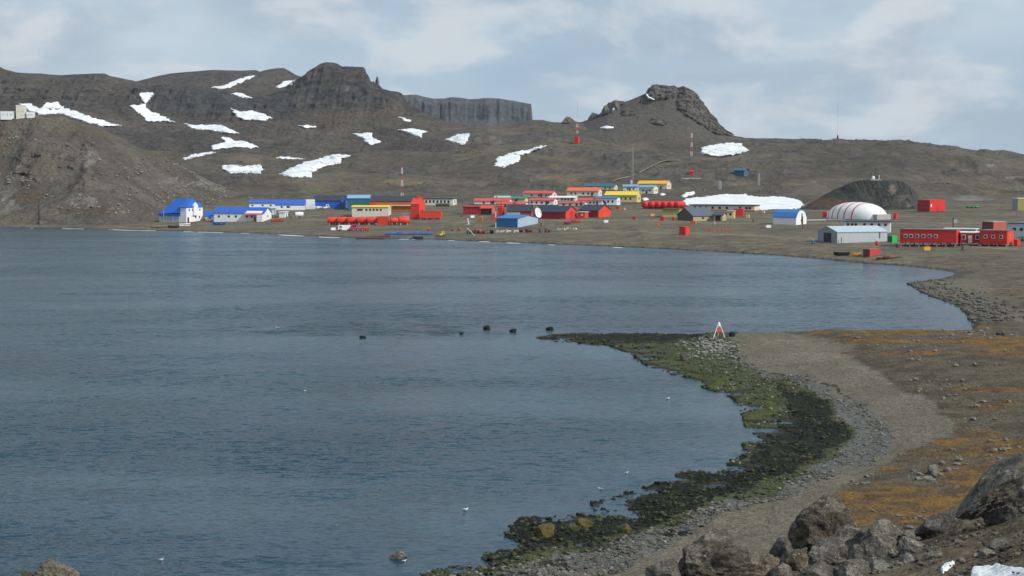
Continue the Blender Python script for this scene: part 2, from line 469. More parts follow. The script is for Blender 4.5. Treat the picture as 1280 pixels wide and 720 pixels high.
pebble_s, lichen_s, algae_s, dark_s = soft(pebble, 16), soft(lichen, 40), soft(algae, 8), soft(dark, 8)
berm = np.clip(fbm(X0 / 12 + Yg / 20, Yg / 5, seed=57, octv=4) * 1.3 + 0.2, 0, 1) * (Zg > 1.0)
at = {"berm": berm, "pebble": pebble_s, "lichen": lichen_s, "orange": orz, "algae": algae_s, "green": ywarm * 0.85 + 0.3 * algae * (jx > 0.15), "dark": dark_s, "strand": strand, "wet": wet * 0.9}
keep = (np.maximum(Zg[1:, 1:], Zg[:-1, :-1]) > -2.5)
sh = link("shore", grid_mesh("shore", X0, Yg, Zg, M_SHORE, at, keep=keep)); tag(sh, kind="structure")
SHORE = (ycols, Yg, Zg)

# ---------------- far ground sheet (Y 330..6500)
Xf, _, _ = P(COLS[None, :], fy, np.clip(fz, 0, 200))
czf, cdf = coast_z(Xf, fy)
hill_w = sstep(fy, 800, 1050)
zz = fz + fbm(Xf / 40, fy / 40, seed=71, octv=5) * (0.35 + hill_w * 2.2) + ridged(Xf / 60, fy / 45, seed=81, octv=5) * hill_w * 2.4 + fbm(Xf / 160, fy / 130, seed=85, octv=3) * hill_w * 8.0
# keep the skyline where it was measured
sky_w = sstep(fy, 1480, 1600) * (1 - sstep(fy, 1700, 1780))
zz = zz * (1 - sky_w) + (fz + fbm(Xf / 14, fy / 14, seed=91, octv=4) * 1.0) * sky_w
# gentle mound and knobs behind the station
tcd = sstep(cdf, 60, 115)
zz = np.minimum(zz, np.maximum(czf, -3)) * (1 - tcd) + zz * tcd
seam = sstep(fy, 330, 360)
zseam = np.minimum(czf, fz) + fbm(Xf / 9, fy / 9, seed=11, octv=5) * (0.07 + 0.26 * sstep(czf, .3, 2.5)) + fbm(Xf / 1.3, fy / 1.3, seed=21, octv=3) * 0.07
Zf = zz * seam + zseam * (1 - seam)
ro = sstep(fbm(Xf / 48, fy / 40, seed=131, octv=4), 0.10, 0.30) * hill_w * (1 - sky_w)
Zf = Zf + ro * (ridged(Xf / 14, fy / 10, seed=133, octv=5) * 2.6 + 1.0)
pxf, pyf = zones(Xf, fy, Zf)
def blobs(px_, py_, lst, nx, rng=0.5):
    r = np.zeros_like(px_)
    for (a, b_, rx, ry, s) in lst: r = np.maximum(r, s * np.exp(-(((px_ - a) / rx) ** 2 + ((py_ - b_) / ry) ** 2)))
    return np.clip(r + nx * rng * r, 0, 1)
nzA = fbm(Xf / 25, fy / 25, seed=101, octv=4)
ochre = blobs(pxf, pyf, [(700,222,35,6,0.8),(500,228,50,5,0.7),(1010,228,40,9,0.45),(1180,240,80,6,0.4),(620,205,60,5,0.35),(1240,262,40,6,0.35),(560,236,60,4,0.4)], nzA)
olive = blobs(pxf, pyf, [(392,238,26,4.5,0.95),(600,190,90,14,0.5),(700,200,90,14,0.45),(1050,212,120,16,0.4),(1230,240,60,10,0.5),(820,205,60,8,0.4),(1260,335,60,10,0.3)], nzA)
darkf = blobs(pxf, pyf, [(965,236,26,8,0.9),(905,236,60,7,0.45),(380,212,70,8,0.5),(1020,200,40,6,0.5),(740,190,60,5,0.4),(1220,215,90,9,0.35),(1100,205,190,26,0.7),(760,200,60,10,0.35),(650,240,120,6,0.35)], nzA)
palef = blobs(pxf, pyf, [(1215,248,28,4,0.8),(1238,207,10,3,0.7),(1265,222,14,3,0.7),(830,172,50,2.5,0.5),(1000,192,60,3,0.4),(900,232,50,2.0,0.4),(850,240,40,2,0.3)], nzA)
flat = (1 - sstep(pyf * -1, -262, -246)) * (pyf > 240)
beachwet = (1 - sstep(Zf, 0.15, 0.5))
eastg = inpoly(pxf + nzA * 15, pyf + nzA * 6, [(1120,350),(1200,349),(1250,365),(1290,395),(1200,410)]).astype(float)
tracks = 1.4 * np.exp(-(np.minimum(dist_poly(pxf, pyf * 3 + nzA * 5, [(560, 291*3), (700, 287*3), (850, 291*3), (1000, 297*3), (1280, 312*3)]), dist_poly(pxf, pyf * 3 + nzA * 5, [(380, 274*3), (560, 277*3), (780, 275*3), (900, 279*3), (1120, 279*3), (1280, 277*3)])) / 5.0) ** 2) * 0.6
M_GROUND = terrain_mat("ground_gravel", [(0.078, 0.065, 0.049), (0.126, 0.106, 0.078), (0.048, 0.042, 0.035), (0.104, 0.090, 0.060)], 0.012, 0.045,
    rock=((0.050, 0.047, 0.043), (0.105, 0.098, 0.086)), rock_slope=(0.80, 0.62),
    layers=[("flat", (0.142, 0.122, 0.082), (0.104, 0.090, 0.064), 0.04, 0.34),
            ("ochre", (0.165, 0.115, 0.062), (0.130, 0.100, 0.065), 0.05, 0.25),
            ("olive", (0.118, 0.104, 0.052), (0.105, 0.098, 0.060), 0.05, 0.25),
            ("darkz", (0.056, 0.050, 0.042), (0.082, 0.072, 0.056), 0.06, 0.25),
            ("pale", (0.20, 0.19, 0.17), (0.15, 0.14, 0.125), 0.08, 0.30),
            ("track", (0.180, 0.156, 0.112), (0.145, 0.125, 0.09), 0.08, 0.20),
            ("east", (0.090, 0.096, 0.078), (0.130, 0.130, 0.112), 0.3, 0.25),
            ("wet", (0.060, 0.058, 0.050), (0.085, 0.08, 0.07), 0.4, 0.1)],
    bumps=[(0.03, 6.0, 6), (0.15, 1.1, 6), (0.6, 0.25, 5)], fine=0.30)
at = {"flat": flat * 0.9, "ochre": ochre, "olive": olive, "darkz": darkf, "pale": palef, "track": tracks * (fy < 760), "east": eastg, "wet": beachwet * 0.9, "rock": ro * 0.75}
gr = link("ground", grid_mesh("ground", Xf, fy, Zf, M_GROUND, at)); tag(gr, kind="structure")
GROUND = (COLS, fy, Zf)

SHEETS = []
# ---------------- looking a point up on a sheet
def hit(px, py, sheet=None):
    """first point of the sheet that the picture point sees"""
    cols, Y, Z = sheet or GROUND
    k = int(np.clip(np.searchsorted(cols, px), 1, len(cols) - 1))
    if abs(cols[k-1] - px) < abs(cols[k] - px): k -= 1
    yy, zz_ = Y[:, k], Z[:, k]
    p = py_of(yy, zz_)
    i = np.argmax(p <= py)
    if i == 0: return yy[0], zz_[0]
    t = (p[i-1] - py) / (p[i-1] - p[i] + 1e-9)
    return float(yy[i-1] + t * (yy[i] - yy[i-1])), float(zz_[i-1] + t * (zz_[i] - zz_[i-1]))
def surf(px, py):
    """nearest point of any far sheet that the picture point sees"""
    best = None
    for sh_ in [GROUND] + SHEETS:
        if not (sh_[0][0] <= px <= sh_[0][-1]): continue
        k = int(np.clip(np.searchsorted(sh_[0], px), 1, len(sh_[0]) - 1))
        p = py_of(sh_[1][:, k], sh_[2][:, k])
        i = int(np.argmax(p <= py))
        if i == 0: continue
        t = (p[i-1] - py) / (p[i-1] - p[i] + 1e-9)
        yv = sh_[1][i-1, k] + t * (sh_[1][i, k] - sh_[1][i-1, k]); zv = sh_[2][i-1, k] + t * (sh_[2][i, k] - sh_[2][i-1, k])
        if best is None or yv < best[0]: best = (float(yv), float(zv))
    return best
def height(px, Yv, sheet=None):
    cols, Y, Z = sheet or GROUND
    k = int(np.clip(np.searchsorted(cols, px), 1, len(cols) - 1))
    return float(np.interp(Yv, Y[:, k], Z[:, k]))
def ground_xy(X, Yv):
    """ground height under world point"""
    px = 640 + X / (Yv * cp + (EYE - 3) * sp_) * F
    return height(px, Yv, SHORE if Yv < 330 else GROUND)

# ---------------- hills: sheets of their own with real depth
M_HILL = terrain_mat("hill_scree", [(0.060, 0.052, 0.047), (0.096, 0.082, 0.070), (0.040, 0.037, 0.036), (0.088, 0.077, 0.058)], 0.012, 0.05,
    rock=((0.022, 0.024, 0.028), (0.068, 0.066, 0.065)), rock_slope=(0.84, 0.62), layers=[("brown", (0.090, 0.070, 0.058), (0.075, 0.062, 0.052), 0.03, 0.3), ("pale", (0.155, 0.145, 0.128), (0.11, 0.102, 0.092), 0.08, 0.3), ("hollow", (0.040, 0.042, 0.044), (0.062, 0.060, 0.057), 0.05, 0.35)],  # rock tone deepened and hollow zone added, putting cliff shadow into the colour
    bumps=[(0.05, 7.0, 7), (0.30, 1.2, 6)], fine=0.45)
def hill(name, cols, lines, subs, mat, amp, scale, rid, crestline=None, seed=0, rockmask=None, extra=None, post=None):
    Y, Z = hermite_lines(lines, subs)
    X, _, _ = P(cols[None, :], Y, Z)
    w = 1.0
    if crestline is not None:
        r0 = sum(subs[:crestline]); rr = np.arange(Y.shape[0])[:, None]
        w = np.clip(np.abs(rr - r0) / 14.0, 0.16, 1.0)
    z2 = Z + fbm(X / scale, Y / scale, Z / scale, seed=seed + 1) * amp * w + ridged(X / (scale * .7), Y / (scale * .7), Z / (scale * 1.6), seed=seed + 7) * rid * w
    yy = Y - ridged(X / (scale * .4), Y / (scale * .8), Z / (scale * 1.4), seed=seed + 17, octv=4) * rid * 1.1 * w
    z2 = z2 - rid * 0.25 * w
    if post: X, yy, z2 = post(X, yy, z2)
    px_, py_ = zones(X, Y, z2)
    at = {"rock": np.zeros_like(X) if rockmask is None else rockmask(px_, py_, X, Y, z2), "brown": np.zeros_like(X), "pale": np.zeros_like(X), "hollow": np.zeros_like(X)}
    if extra: at.update(extra(px_, py_, X, Y, z2))
    o = link(name, grid_mesh(name, X, yy, z2, mat, at)); tag(o, kind="structure")
    SHEETS.append((cols, yy, z2))
    return (cols, yy, z2)

def zl(f, Y, cc): return z_at(f(cc), Y)
# far blue-grey table mountain, haze and shade tint put into its rock colour
M_MESA = terrain_mat("far_basalt_cliff_haze_tint", [(0.066, 0.072, 0.080), (0.084, 0.088, 0.093), (0.054, 0.060, 0.068)], 0.008, 0.03,
    rock=((0.058, 0.066, 0.076), (0.078, 0.084, 0.092)), rock_slope=(0.9, 0.72), bumps=[(0.03, 5.0, 6)], fine=0.3)
cc = np.concatenate([np.arange(470, 668, 1.0)])
mt = pl((470,120),(500,118),(507,119),(515,118),(520,118),(531,121),(540,123),(556,123),(563,121.5),(575,122),(587,124),(610,122.5),(625,123),(640,125),(652,127.5),(660,129),(664,130),(665.2,140),(667,168))
def columns(X, Y, Z):
    w = sstep(Z, z_at(160, 2600), z_at(150, 2600))
    return X, Y + (np.abs(vnoise(X / 14, Z / 120, seed=5)) * 6 + np.abs(vnoise(X / 5, Z / 60, seed=8)) * 3 + np.abs(vnoise(X / 70, Z / 300, seed=6)) * 14) * w, Z
hill("hills", cc, [(2380 + 0*cc, zl(lambda p: 0*p + 172, 2380, cc)), (2530 + 0*cc, zl(lambda p: np.maximum(mt(p) + 25, 0*p + 154), 2530, cc)), (2560 + 0*cc, zl(lambda p: mt(p) + 6, 2560, cc)), (2580 + 0*cc, zl(mt, 2580, cc)), (2800 + 0*cc, zl(lambda p: mt(p) + 4, 2700, cc)), (3000 + 0*cc, 20 + 0*cc)],
     [14, 40, 8, 10, 6], M_MESA, 4, 60, 5, crestline=3, seed=200, post=columns)
# rounded ridge behind the left massif
cc = np.arange(110, 430, 1.0)
rd = pl((110,112),(150,107),(167,103),(187,98),(200,94.5),(213,92),(230,90.5),(247,89),(265,87.5),(283,88),(300,88.5),(320,88),(325,90),(331,88),(337,86.5),(347,85),(355,85),(362,89),(370,94),(385,99),(430,112))
hill("hills", cc, [(2050 + 0*cc, zl(lambda p: 0*p + 135, 2050, cc)), (2200 + 0*cc, zl(lambda p: 0*p + 112, 2200, cc)), (2330 + 0*cc, zl(rd, 2330, cc)), (2600 + 0*cc, zl(lambda p: rd(p) + 14, 2600, cc))], [24, 26, 8], M_HILL, 5, 70, 4, crestline=2, seed=230)
# the left massif with its cliff bands and the rocky summit
cc = np.concatenate([np.arange(-420, 0, 4.0), np.arange(0, 612, 1.1)])
sk = pl((-420,70),(-200,75),(0,85),(20,91),(55,93),(75,94),(100,92.5),(130,92),(134,94),(150,97),(165,100.5),(187,108),(210,106),(233,105),(250,108),(267,113),(290,119),(310,121),(330,120),(345,117),(360,110),(371,100),(380,94),(393,84),(400,80),(407,78),(415,78.5),(422,80.5),(428,84),(440,83.5),(453,84),(456,86),(458,92),(463,104),(468,109),(474,110),(478,115),(488,117.5),(500,118.5),(505,122),(508,132),(520,138),(533,145),(548,150),(577,156),(595,162),(612,168))
ctop = pl((-420,95),(0,104),(60,106),(130,108),(187,113),(233,112),(267,121),(310,128),(360,124),(380,117),(393,112),(430,106),(458,108),(475,117),(500,123),(508,136),(533,148),(577,158),(612,170))
cbot = pl((-420,120),(0,128),(60,132),(130,134),(187,142),(233,145),(267,148),(300,146),(340,142),(380,140),(430,138),(458,140),(480,142),(500,144),(520,150),(548,157),(577,162),(612,173))
bench = pl((-420,140),(0,146),(100,150),(160,160),(200,163),(260,166),(300,168),(380,165),(450,163),(500,165),(560,170),(612,176))
base = pl((-420,230),(0,215),(200,208),(320,206),(450,200),(520,190),(612,180))
mid = pl((-420,180),(0,175),(150,182),(200,184),(300,186),(400,184),(500,178),(612,178.5))
def mrock(px_, py_, X, Y, Z):
    n = fbm(X / 30, Z / 14, seed=301)
    return np.clip(sstep(py_ + n * 10, 100, 112) * (1 - sstep(py_ + n * 12, 134, 150)) * sstep(px_, 150, 200) * 0.75, 0, 1)
def mext(px_, py_, X, Y, Z):
    n = fbm(X / 30, Y / 30, seed=303)
    return {"hollow": blobs(px_, py_, [(250,128,60,14,0.75),(220,120,30,10,0.6),(385,212,30,6,0.9),(340,150,40,8,0.5),(470,128,26,14,0.5),(80,130,60,8,0.45)], n), "brown": blobs(px_, py_, [(430,148,60,12,0.9),(490,140,30,15,0.8),(60,115,60,14,0.5),(300,150,60,8,0.4)], n), "pale": blobs(px_, py_, [(440,112,40,4,0.4),(215,165,40,4,0.3),(300,178,60,5,0.3)], n)}  # hollow blobs darken cliffs and dips as painted shade
def crags(X, Y, Z):
    # stepped lava flows: terraces on the cliffs
    w = sstep(Y, 1560, 1610) * (1 - sstep(Y, 1700, 1780))
    t = Z / 9.0 + 0.6 * fbm(X / 50, Y / 50, seed=311, octv=3)
    st = (np.floor(t) + sstep(t - np.floor(t), 0.25, 0.75) - t) * 9.0
    g = np.abs(vnoise(X / 9.0, Z / 60, seed=313)) * 5 + np.abs(vnoise(X / 30.0, Z / 90, seed=314)) * 10
    return X, Y + g * w, Z + st * w * 0.30
massif = hill("hills", cc, [(1290 + 0*cc, zl(base, 1330, cc) - 30), (1420 + 0*cc, zl(mid, 1420, cc)), (1520 + 0*cc, zl(bench, 1520, cc)), (1610 + 0*cc, zl(cbot, 1610, cc)), (1665 + 0*cc, zl(ctop, 1665, cc)), (1740 + 0*cc, zl(sk, 1740, cc)), (1900 + 0*cc, zl(sk, 1740, cc) - 25), (2300 + 0*cc, 20 + 0*cc)],
     [30, 34, 40, 44, 30, 10, 6], M_HILL, 5.0, 55, 4.5, crestline=5, seed=260, rockmask=mrock, extra=mext, post=crags)
# pinnacle on the shoulder of the summit
# rocky peak in the middle right
cc = np.arange(690, 945, 0.8)
pk = pl((690,185),(705,166),(720,155.5),(735,149.5),(745,147),(752,141.5),(758,134),(760,129),(766,127.5),(769,125.5),(773,128),(780,127.5),(790,124),(801,119.5),(807,117),(809.5,112),(813,109.5),(817,106.8),(825,107.5),(835,108.5),(842,107.6),(846,109.5),(851,109),(857,110),(862,112),(868,116.5),(872,121),(880,132),(887,142),(893,150),(901,159),(908,165),(920,171.5),(945,176))
pmid = pl((690,190),(705,174),(720,165),(735,158),(760,146),(800,140),(830,138),(860,143),(885,156),(905,168),(945,178))
pbase = pl((690,196),(705,180),(725,170),(760,163.5),(830,165),(880,172),(945,182))
def prock(px_, py_, X, Y, Z):
    n = fbm(X / 12, Z / 8, seed=401) * 10
    a = inpoly(px_ + n, py_ + n * .6, [(803,120),(811,100),(850,100),(851,112),(838,124),(815,124)])
    b = inpoly(px_ + n, py_ + n * .6, [(840,100),(880,112),(915,170),(895,168),(870,152),(850,140),(845,120)])
    d = inpoly(px_ + n * .5, py_, [(748,147),(756,124),(780,122),(780,130),(765,140)])
    e = inpoly(px_ + n * .3, py_ + n * .2, [(815,150),(832,150),(832,156),(815,155)]) | inpoly(px_, py_, [(778,139),(792,138),(793,144),(778,145)])
    return (a | b | d | e).astype(float)
def ppost(X, Y, Z):
    px_, py_ = zones(X, Y, Z)
    m = prock(px_, py_, X, Y, Z)
    k = ridged(X / 13, Y / 13, Z / 11, seed=411, octv=5)
    X = X + m * fbm(X / 6, Y / 6, Z / 6, seed=412) * 2.0
    return X, Y - m * (k * 5.0 + 0.8 + 3 * ridged(X / 4, Y / 4, Z / 4, seed=413, octv=3)), Z + m * k * 1.6
M_PEAK = terrain_mat("peak_scree", [(0.080, 0.071, 0.062), (0.090, 0.081, 0.068), (0.068, 0.062, 0.056)], 0.02, 0.08,
    rock=((0.062, 0.058, 0.052), (0.120, 0.111, 0.098)), rock_slope=(0.60, 0.45), bumps=[(0.12, 2.6, 7), (0.5, 0.6, 5)], fine=0.35)
hill("hills", cc, [(1360 + 0*cc, zl(pbase, 1400, cc) - 30), (1430 + 0*cc, zl(pbase, 1430, cc)), (1470 + 0*cc, zl(lambda p: .5*pbase(p)+.5*pmid(p), 1470, cc)), (1530 + 0*cc, zl(pmid, 1530, cc)), (1590 + 0*cc, zl(pk, 1590, cc)), (1680 + 0*cc, zl(pk, 1590, cc) - 30), (1900 + 0*cc, 20 + 0*cc)],
     [14, 24, 34, 50, 16, 6], M_PEAK, 1.6, 30, 1.6, crestline=4, seed=420, rockmask=prock, post=ppost)
# headland on the left, standing straight out of the sea
cc = np.concatenate([np.arange(-420, 0, 3.0), np.arange(0, 352, 0.8)])
hc = pl((-420,120),(-200,138),(0,150),(20,148.5),(45,147.5),(62,147),(75,145),(90,150),(110,156),(130,163),(150,172),(175,185),(200,196),(225,208),(250,220),(275,233),(295,242),(315,252),(335,262),(352,268))
hY = pl((-420,850),(0,820),(150,840),(200,860),(250,880),(352,930))
hb = pl((-420,281),(0,280),(190,280),(250,277),(300,270),(352,268))
h1 = pl((-420,240),(0,238),(60,230),(110,222),(150,232),(200,243),(250,249),(300,255),(352,262))
h2 = pl((-420,190),(0,190),(60,178),(110,185),(150,202),(200,218),(250,235),(300,251),(352,267))
def hpost(X, Y, Z):
    # gullies running down the face
    w = sstep(Z, 7, 26) * (1 - sstep(Y, 790, 835))
    gl = vnoise(X / 17 + 0.035 * Z, Y / 300, seed=531) * 12 + vnoise(X / 6 + .03 * Z, Y / 120, seed=532) * 3.0 + ridged(X / 12, Z / 12, seed=503, octv=5) * 3.0
    om = sstep(fbm(X / 16, Z / 9, seed=507, octv=4), 0.02, 0.25)
    gl = gl - om * (1.2 + 2.4 * ridged(X / 6, Z / 6, Y / 6, seed=508, octv=4))
    return X, Y + gl * w, Z
def hext(px_, py_, X, Y, Z):
    n = fbm(X / 12, Z / 12, seed=511, octv=4); n2 = fbm(X / 3, Z / 3, seed=512, octv=3)
    return {"brown": blobs(px_, py_, [(35,246,40,10,0.6),(5,185,12,30,0.7),(120,265,60,8,0.6),(20,160,30,6,0.4)], n),
            "pale": np.clip(blobs(px_, py_, [(105,252,18,10,0.7),(150,265,14,8,0.7),(225,228,24,8,0.75),(270,228,30,9,0.8),(30,215,30,30,0.35),(120,200,14,12,0.5),(8,255,14,14,0.6),(300,240,20,8,0.5),(175,262,30,10,0.4)], n) * (0.6 + 0.9 * (n2 > 0.05)), 0, 1)}
M_HEAD = terrain_mat("headland_scree", [(0.084, 0.074, 0.060), (0.120, 0.106, 0.085), (0.056, 0.051, 0.043), (0.106, 0.092, 0.060)], 0.035, 0.14,
    rock=((0.075, 0.071, 0.063), (0.140, 0.131, 0.115)), rock_slope=(0.74, 0.50),
    layers=[("brown", (0.095, 0.066, 0.042), (0.080, 0.060, 0.042), 0.08, 0.3), ("pale", (0.185, 0.172, 0.150), (0.12, 0.112, 0.098), 0.3, 0.3)],
    bumps=[(0.15, 2.6, 7), (0.7, 0.5, 6)], fine=0.45)
hbY = pl((-420,642),(0,648),(150,662),(190,700),(215,745),(250,800),(300,850),(352,900))(cc)
hbZ = np.array([height(p_, y_) for p_, y_ in zip(cc, hbY)]) - 1.6
headland = hill("headland", cc, [(hbY - 14, hbZ - 3), (hbY + 4, hbZ + 1.2), (0.55*hbY + 0.45*hY(cc), zl(h1, 0.55*hbY + 0.45*hY(cc), cc)), (0.25*hbY + 0.75*hY(cc), zl(h2, 0.25*hbY + 0.75*hY(cc), cc)), (hY(cc), zl(hc, hY(cc), cc)), (hY(cc) + 60, zl(hc, hY(cc), cc) - 2), (hY(cc) + 250, 18 + 0*cc), (hY(cc) + 480, 20 + 0*cc)],
     [8, 62, 62, 44, 14, 12, 6], M_HEAD, 2.0, 28, 1.8, crestline=4, seed=520, extra=hext, post=hpost)
# dark mound behind the inflatable hall
cc = np.arange(985, 1172, 0.7)
mc = pl((985,264),(1003,260),(1015,254),(1028,246),(1040,240),(1052,234),(1060,229.5),(1068,226.5),(1078,225),(1090,225),(1100,225.5),(1110,225.5),(1122,226.5),(1132,230),(1138,236),(1143,243),(1146,250),(1150,256),(1158,262),(1172,266))
def mpost(X, Y, Z):
    return X, Y + (ridged(X / 7, Z / 12, seed=601, octv=5) * 4.0 + vnoise(X / 11 + Z * .04, Z / 60, seed=602) * 8) * sstep(Z, 5, 16), Z
def mxt(px_, py_, X, Y, Z):
    n = fbm(X / 5, Z / 5, seed=611, octv=4)
    return {"brown": blobs(px_, py_, [(1035,254,26,9,0.9),(1050,240,10,5,0.6),(1090,236,6,5,0.5)], n), "pale": blobs(px_, py_, [(1112,236,7,8,0.75),(1124,248,10,8,0.6),(1135,256,8,5,0.6),(1092,237,4,6,0.4)], n)}
M_MOUND = terrain_mat("mound_scree", [(0.034, 0.034, 0.032), (0.050, 0.048, 0.042), (0.024, 0.026, 0.027)], 0.05, 0.25,
    rock=((0.040, 0.040, 0.038), (0.075, 0.072, 0.062)), layers=[("brown", (0.105, 0.056, 0.034), (0.080, 0.054, 0.030), 0.1, 0.3), ("pale", (0.17, 0.145, 0.10), (0.105, 0.095, 0.07), 0.2, 0.3)],
    bumps=[(0.3, 1.6, 6), (1.2, 0.3, 5)], fine=0.4)
mound = hill("hills", cc, [(762 + 0*cc, 2.0 + 0*cc), (776 + 0*cc, zl(lambda p: .72*261 + .28*mc(p), 776, cc)), (788 + 0*cc, zl(lambda p: .35*261 + .65*mc(p), 788, cc)), (800 + 0*cc, zl(mc, 800, cc)), (815 + 0*cc, zl(mc, 800, cc)), (850 + 0*cc, 3 + 0*cc)],
     [14, 34, 34, 8, 10], M_MOUND, 0.8, 12, 0.8, crestline=3, seed=620, extra=mxt, post=mpost)

# ---------------- the slope the camera stands on
fc = np.concatenate([np.arange(-9000, -600, 300.0), np.arange(-600, 700, 12.0), np.arange(700, 1300, 1.6), np.arange(1300, 1900, 8.0), np.arange(1900, 9100, 200.0)])
fcr = pl((-600,1600),(0,1300),(500,860),(700,775),(780,748),(840,728),(900,712),(960,703),(1010,698),(1060,692),(1100,688),(1150,676),(1180,667),(1200,661),(1220,656),(1250,648),(1280,634),(1350,604),(1500,500),(1900,420))
f1 = lambda p: fcr(p) * 0 + 800 - sstep(p, 1150, 1900) * 120 + sstep(-p, -700, 600) * 900
fl = [(7.9 + 0*fc, np.minimum(zl(lambda p: fcr(p) + 332, 7.9, fc), 22.05)), (8 + 0*fc, np.minimum(zl(lambda p: fcr(p) + 330, 8.0, fc), 22.0)), (17 + 0*fc, zl(lambda p: fcr(p) + 70, 17.0, fc)), (25 + 0*fc, zl(fcr, 25.0, fc)), (29 + 0*fc, zl(fcr, 25.0, fc) - 1.2), (46 + 0*fc, 7.5 + 0*fc), (66 + 0*fc, np.where(fc > 560, 3.0, -3.0)), (80 + 0*fc, np.where(fc > 560, 1.0, -5.0))]
SY, SZ = hermite_lines(fl, [2, 40, 120, 20, 24, 16, 8])
SX, _, _ = P(fc[None, :], SY, SZ)
sw = sstep(SY, 9, 15)
SZ = SZ + fbm(SX / 2.4, SY / 2.4, seed=701, octv=5) * 0.16 * sw + fbm(SX / 0.35, SY / 0.35, seed=705, octv=3) * 0.035 * sw
M_SLOPE = terrain_mat("slope_dirt", [(0.130, 0.098, 0.056), (0.160, 0.125, 0.075), (0.082, 0.062, 0.038), (0.175, 0.152, 0.108)], 0.5, 3.0, bumps=[(3.0, 0.14, 6), (14.0, 0.035, 5)], fine=0.6)
sl = link("slope", grid_mesh("slope", SX, SY, SZ, M_SLOPE)); tag(sl, kind="structure")
SLOPE = (fc, SY, SZ)
# the rest of the knoll, beside and behind the viewpoint
kx = np.linspace(-34, 34, 90); ky = np.concatenate([np.linspace(-40, 0, 24), np.linspace(0.4, 8.02, 20)])
KX, KY = np.meshgrid(kx, ky)
r8 = int(np.argmin(np.abs(SY[:, 0] - 8.0))); z8 = np.interp(640 + kx / 8.15 * F, fc, SZ[r8])[None, :] + 0 * KX
near_t = np.clip(KY / 8.0, 0, 1); k0 = z8 + (22.3 - z8) * np.exp(-(KX / 7.0) ** 2)
KZ = np.where(KY < 0, k0 - KY * 0.05, k0 * (1 - near_t) + z8 * near_t) + fbm(KX / 2.4, KY / 2.4, seed=709, octv=4) * .12 * (near_t < .98)
KZ = np.minimum(KZ, 22.45 + np.maximum(-KY, 0) * .05)
tag(link("slope", grid_mesh("slope", KX, KY, KZ - 0.03, M_SLOPE)), kind="structure")

# ---------------- water
WAVE = (1.30, 2.1, 1.2)
m, n, b = new_mat("sea_water"); q = NB(n)
def wvec(sx, sy, rot, loc): return q.vec(scale=(sx, sy, 1), rot=(0, 0, radians(rot)), loc=loc)
big = q.noise(wvec(1, 1.9, 6, (3, 9, 0)), 0.012, 4, 0.6)
colr = q.mix(q.rng(big, 0.35, 0.65), (0.006, 0.034, 0.056), (0.012, 0.048, 0.066))
n.links.new(colr, b.inputs["Base Color"])
b.inputs["Roughness"].default_value = 0.22
b.inputs["IOR"].default_value = 1.333
def wcol(sx, sy, rot, loc, scale, detail, rough):
    t = n.nodes.new("ShaderNodeTexNoise"); t.inputs["Scale"].default_value = scale; t.inputs["Detail"].default_value = detail; t.inputs["Roughness"].default_value = rough
    n.links.new(wvec(sx, sy, rot, loc), t.inputs["Vector"])
    v = n.nodes.new("ShaderNodeVectorMath"); v.operation = 'SUBTRACT'; n.links.new(t.outputs["Color"], v.inputs[0]); v.inputs[1].default_value = (.5, .5, .5); return v.outputs[0]
def vsc(v, k):
    m_ = n.nodes.new("ShaderNodeVectorMath"); m_.operation = 'SCALE'; n.links.new(v, m_.inputs[0])
    if isinstance(k, (int, float)): m_.inputs["Scale"].default_value = k
    else: n.links.new(k, m_.inputs["Scale"])
    return m_.outputs[0]
def vadd(a_, b_):
    m_ = n.nodes.new("ShaderNodeVectorMath"); m_.operation = 'ADD'; n.links.new(a_, m_.inputs[0])
    if isinstance(b_, tuple): m_.inputs[1].default_value = b_
    else: n.links.new(b_, m_.inputs[1])
    return m_.outputs[0]
wind = q.rng(q.noise(wvec(0.55, 1.7, 3, (8, 2, 0)), 0.016, 5, 0.6), 0.38, 0.62, 0.45, 1.75)
# ruffled patch over the shoal in the middle of the bay
px0_, py0_, _ = P(455, Y_at(412, 0), 0)
mp = n.nodes.new("ShaderNodeMapping"); mp.vector_type = 'POINT'; mp.inputs["Location"].default_value = (-float(px0_) / 22, -float(py0_) / 10, 0); mp.inputs["Scale"].default_value = (1 / 22, 1 / 10, 0)
n.links.new(q.tc.outputs["Object"], mp.inputs["Vector"])
ln_ = n.nodes.new("ShaderNodeVectorMath"); ln_.operation = 'LENGTH'; n.links.new(mp.outputs[0], ln_.inputs[0])
shoal = q.rng(q.math('ADD', ln_.outputs["Value"], q.rng(q.noise(wvec(1, 1, 0, (1, 1, 0)), .15, 4, .6), .3, .7, -.5, .5)), 0.35, 1.1, 1, 0)
wv_ = vadd(vadd(vsc(wcol(.55, 1.1, 7, (0, 0, 0), 0.10, 8, .86), WAVE[0]), vsc(wcol(.5, 1.5, -6, (5, 1, 0), 1.5, 4, .65), WAVE[1])), vsc(wcol(.8, 1.3, 14, (5, 9, 0), 5.0, 3, .6), WAVE[2]))
fl_ = n.nodes.new("ShaderNodeVectorMath"); fl_.operation = 'MULTIPLY'; n.links.new(wv_, fl_.inputs[0]); fl_.inputs[1].default_value = (1, 1, 0)
wv2 = vsc(vsc(fl_.outputs[0], q.math("MULTIPLY", wind, q.rng(q.attr("calm"), 0, 1, 1, 0.35, False))), q.rng(shoal, 0, 1, 1.0, 3.2))
nm_ = n.nodes.new("ShaderNodeVectorMath"); nm_.operation = 'NORMALIZE'; n.links.new(vadd(wv2, (0, 0, 1)), nm_.inputs[0])
n.links.new(nm_.outputs[0], b.inputs["Normal"])
gx_ = np.concatenate([[-7000, -2000, -600, -300], np.arange(-150, 150, 1.5), [200, 300, 600, 2000, 7000]])
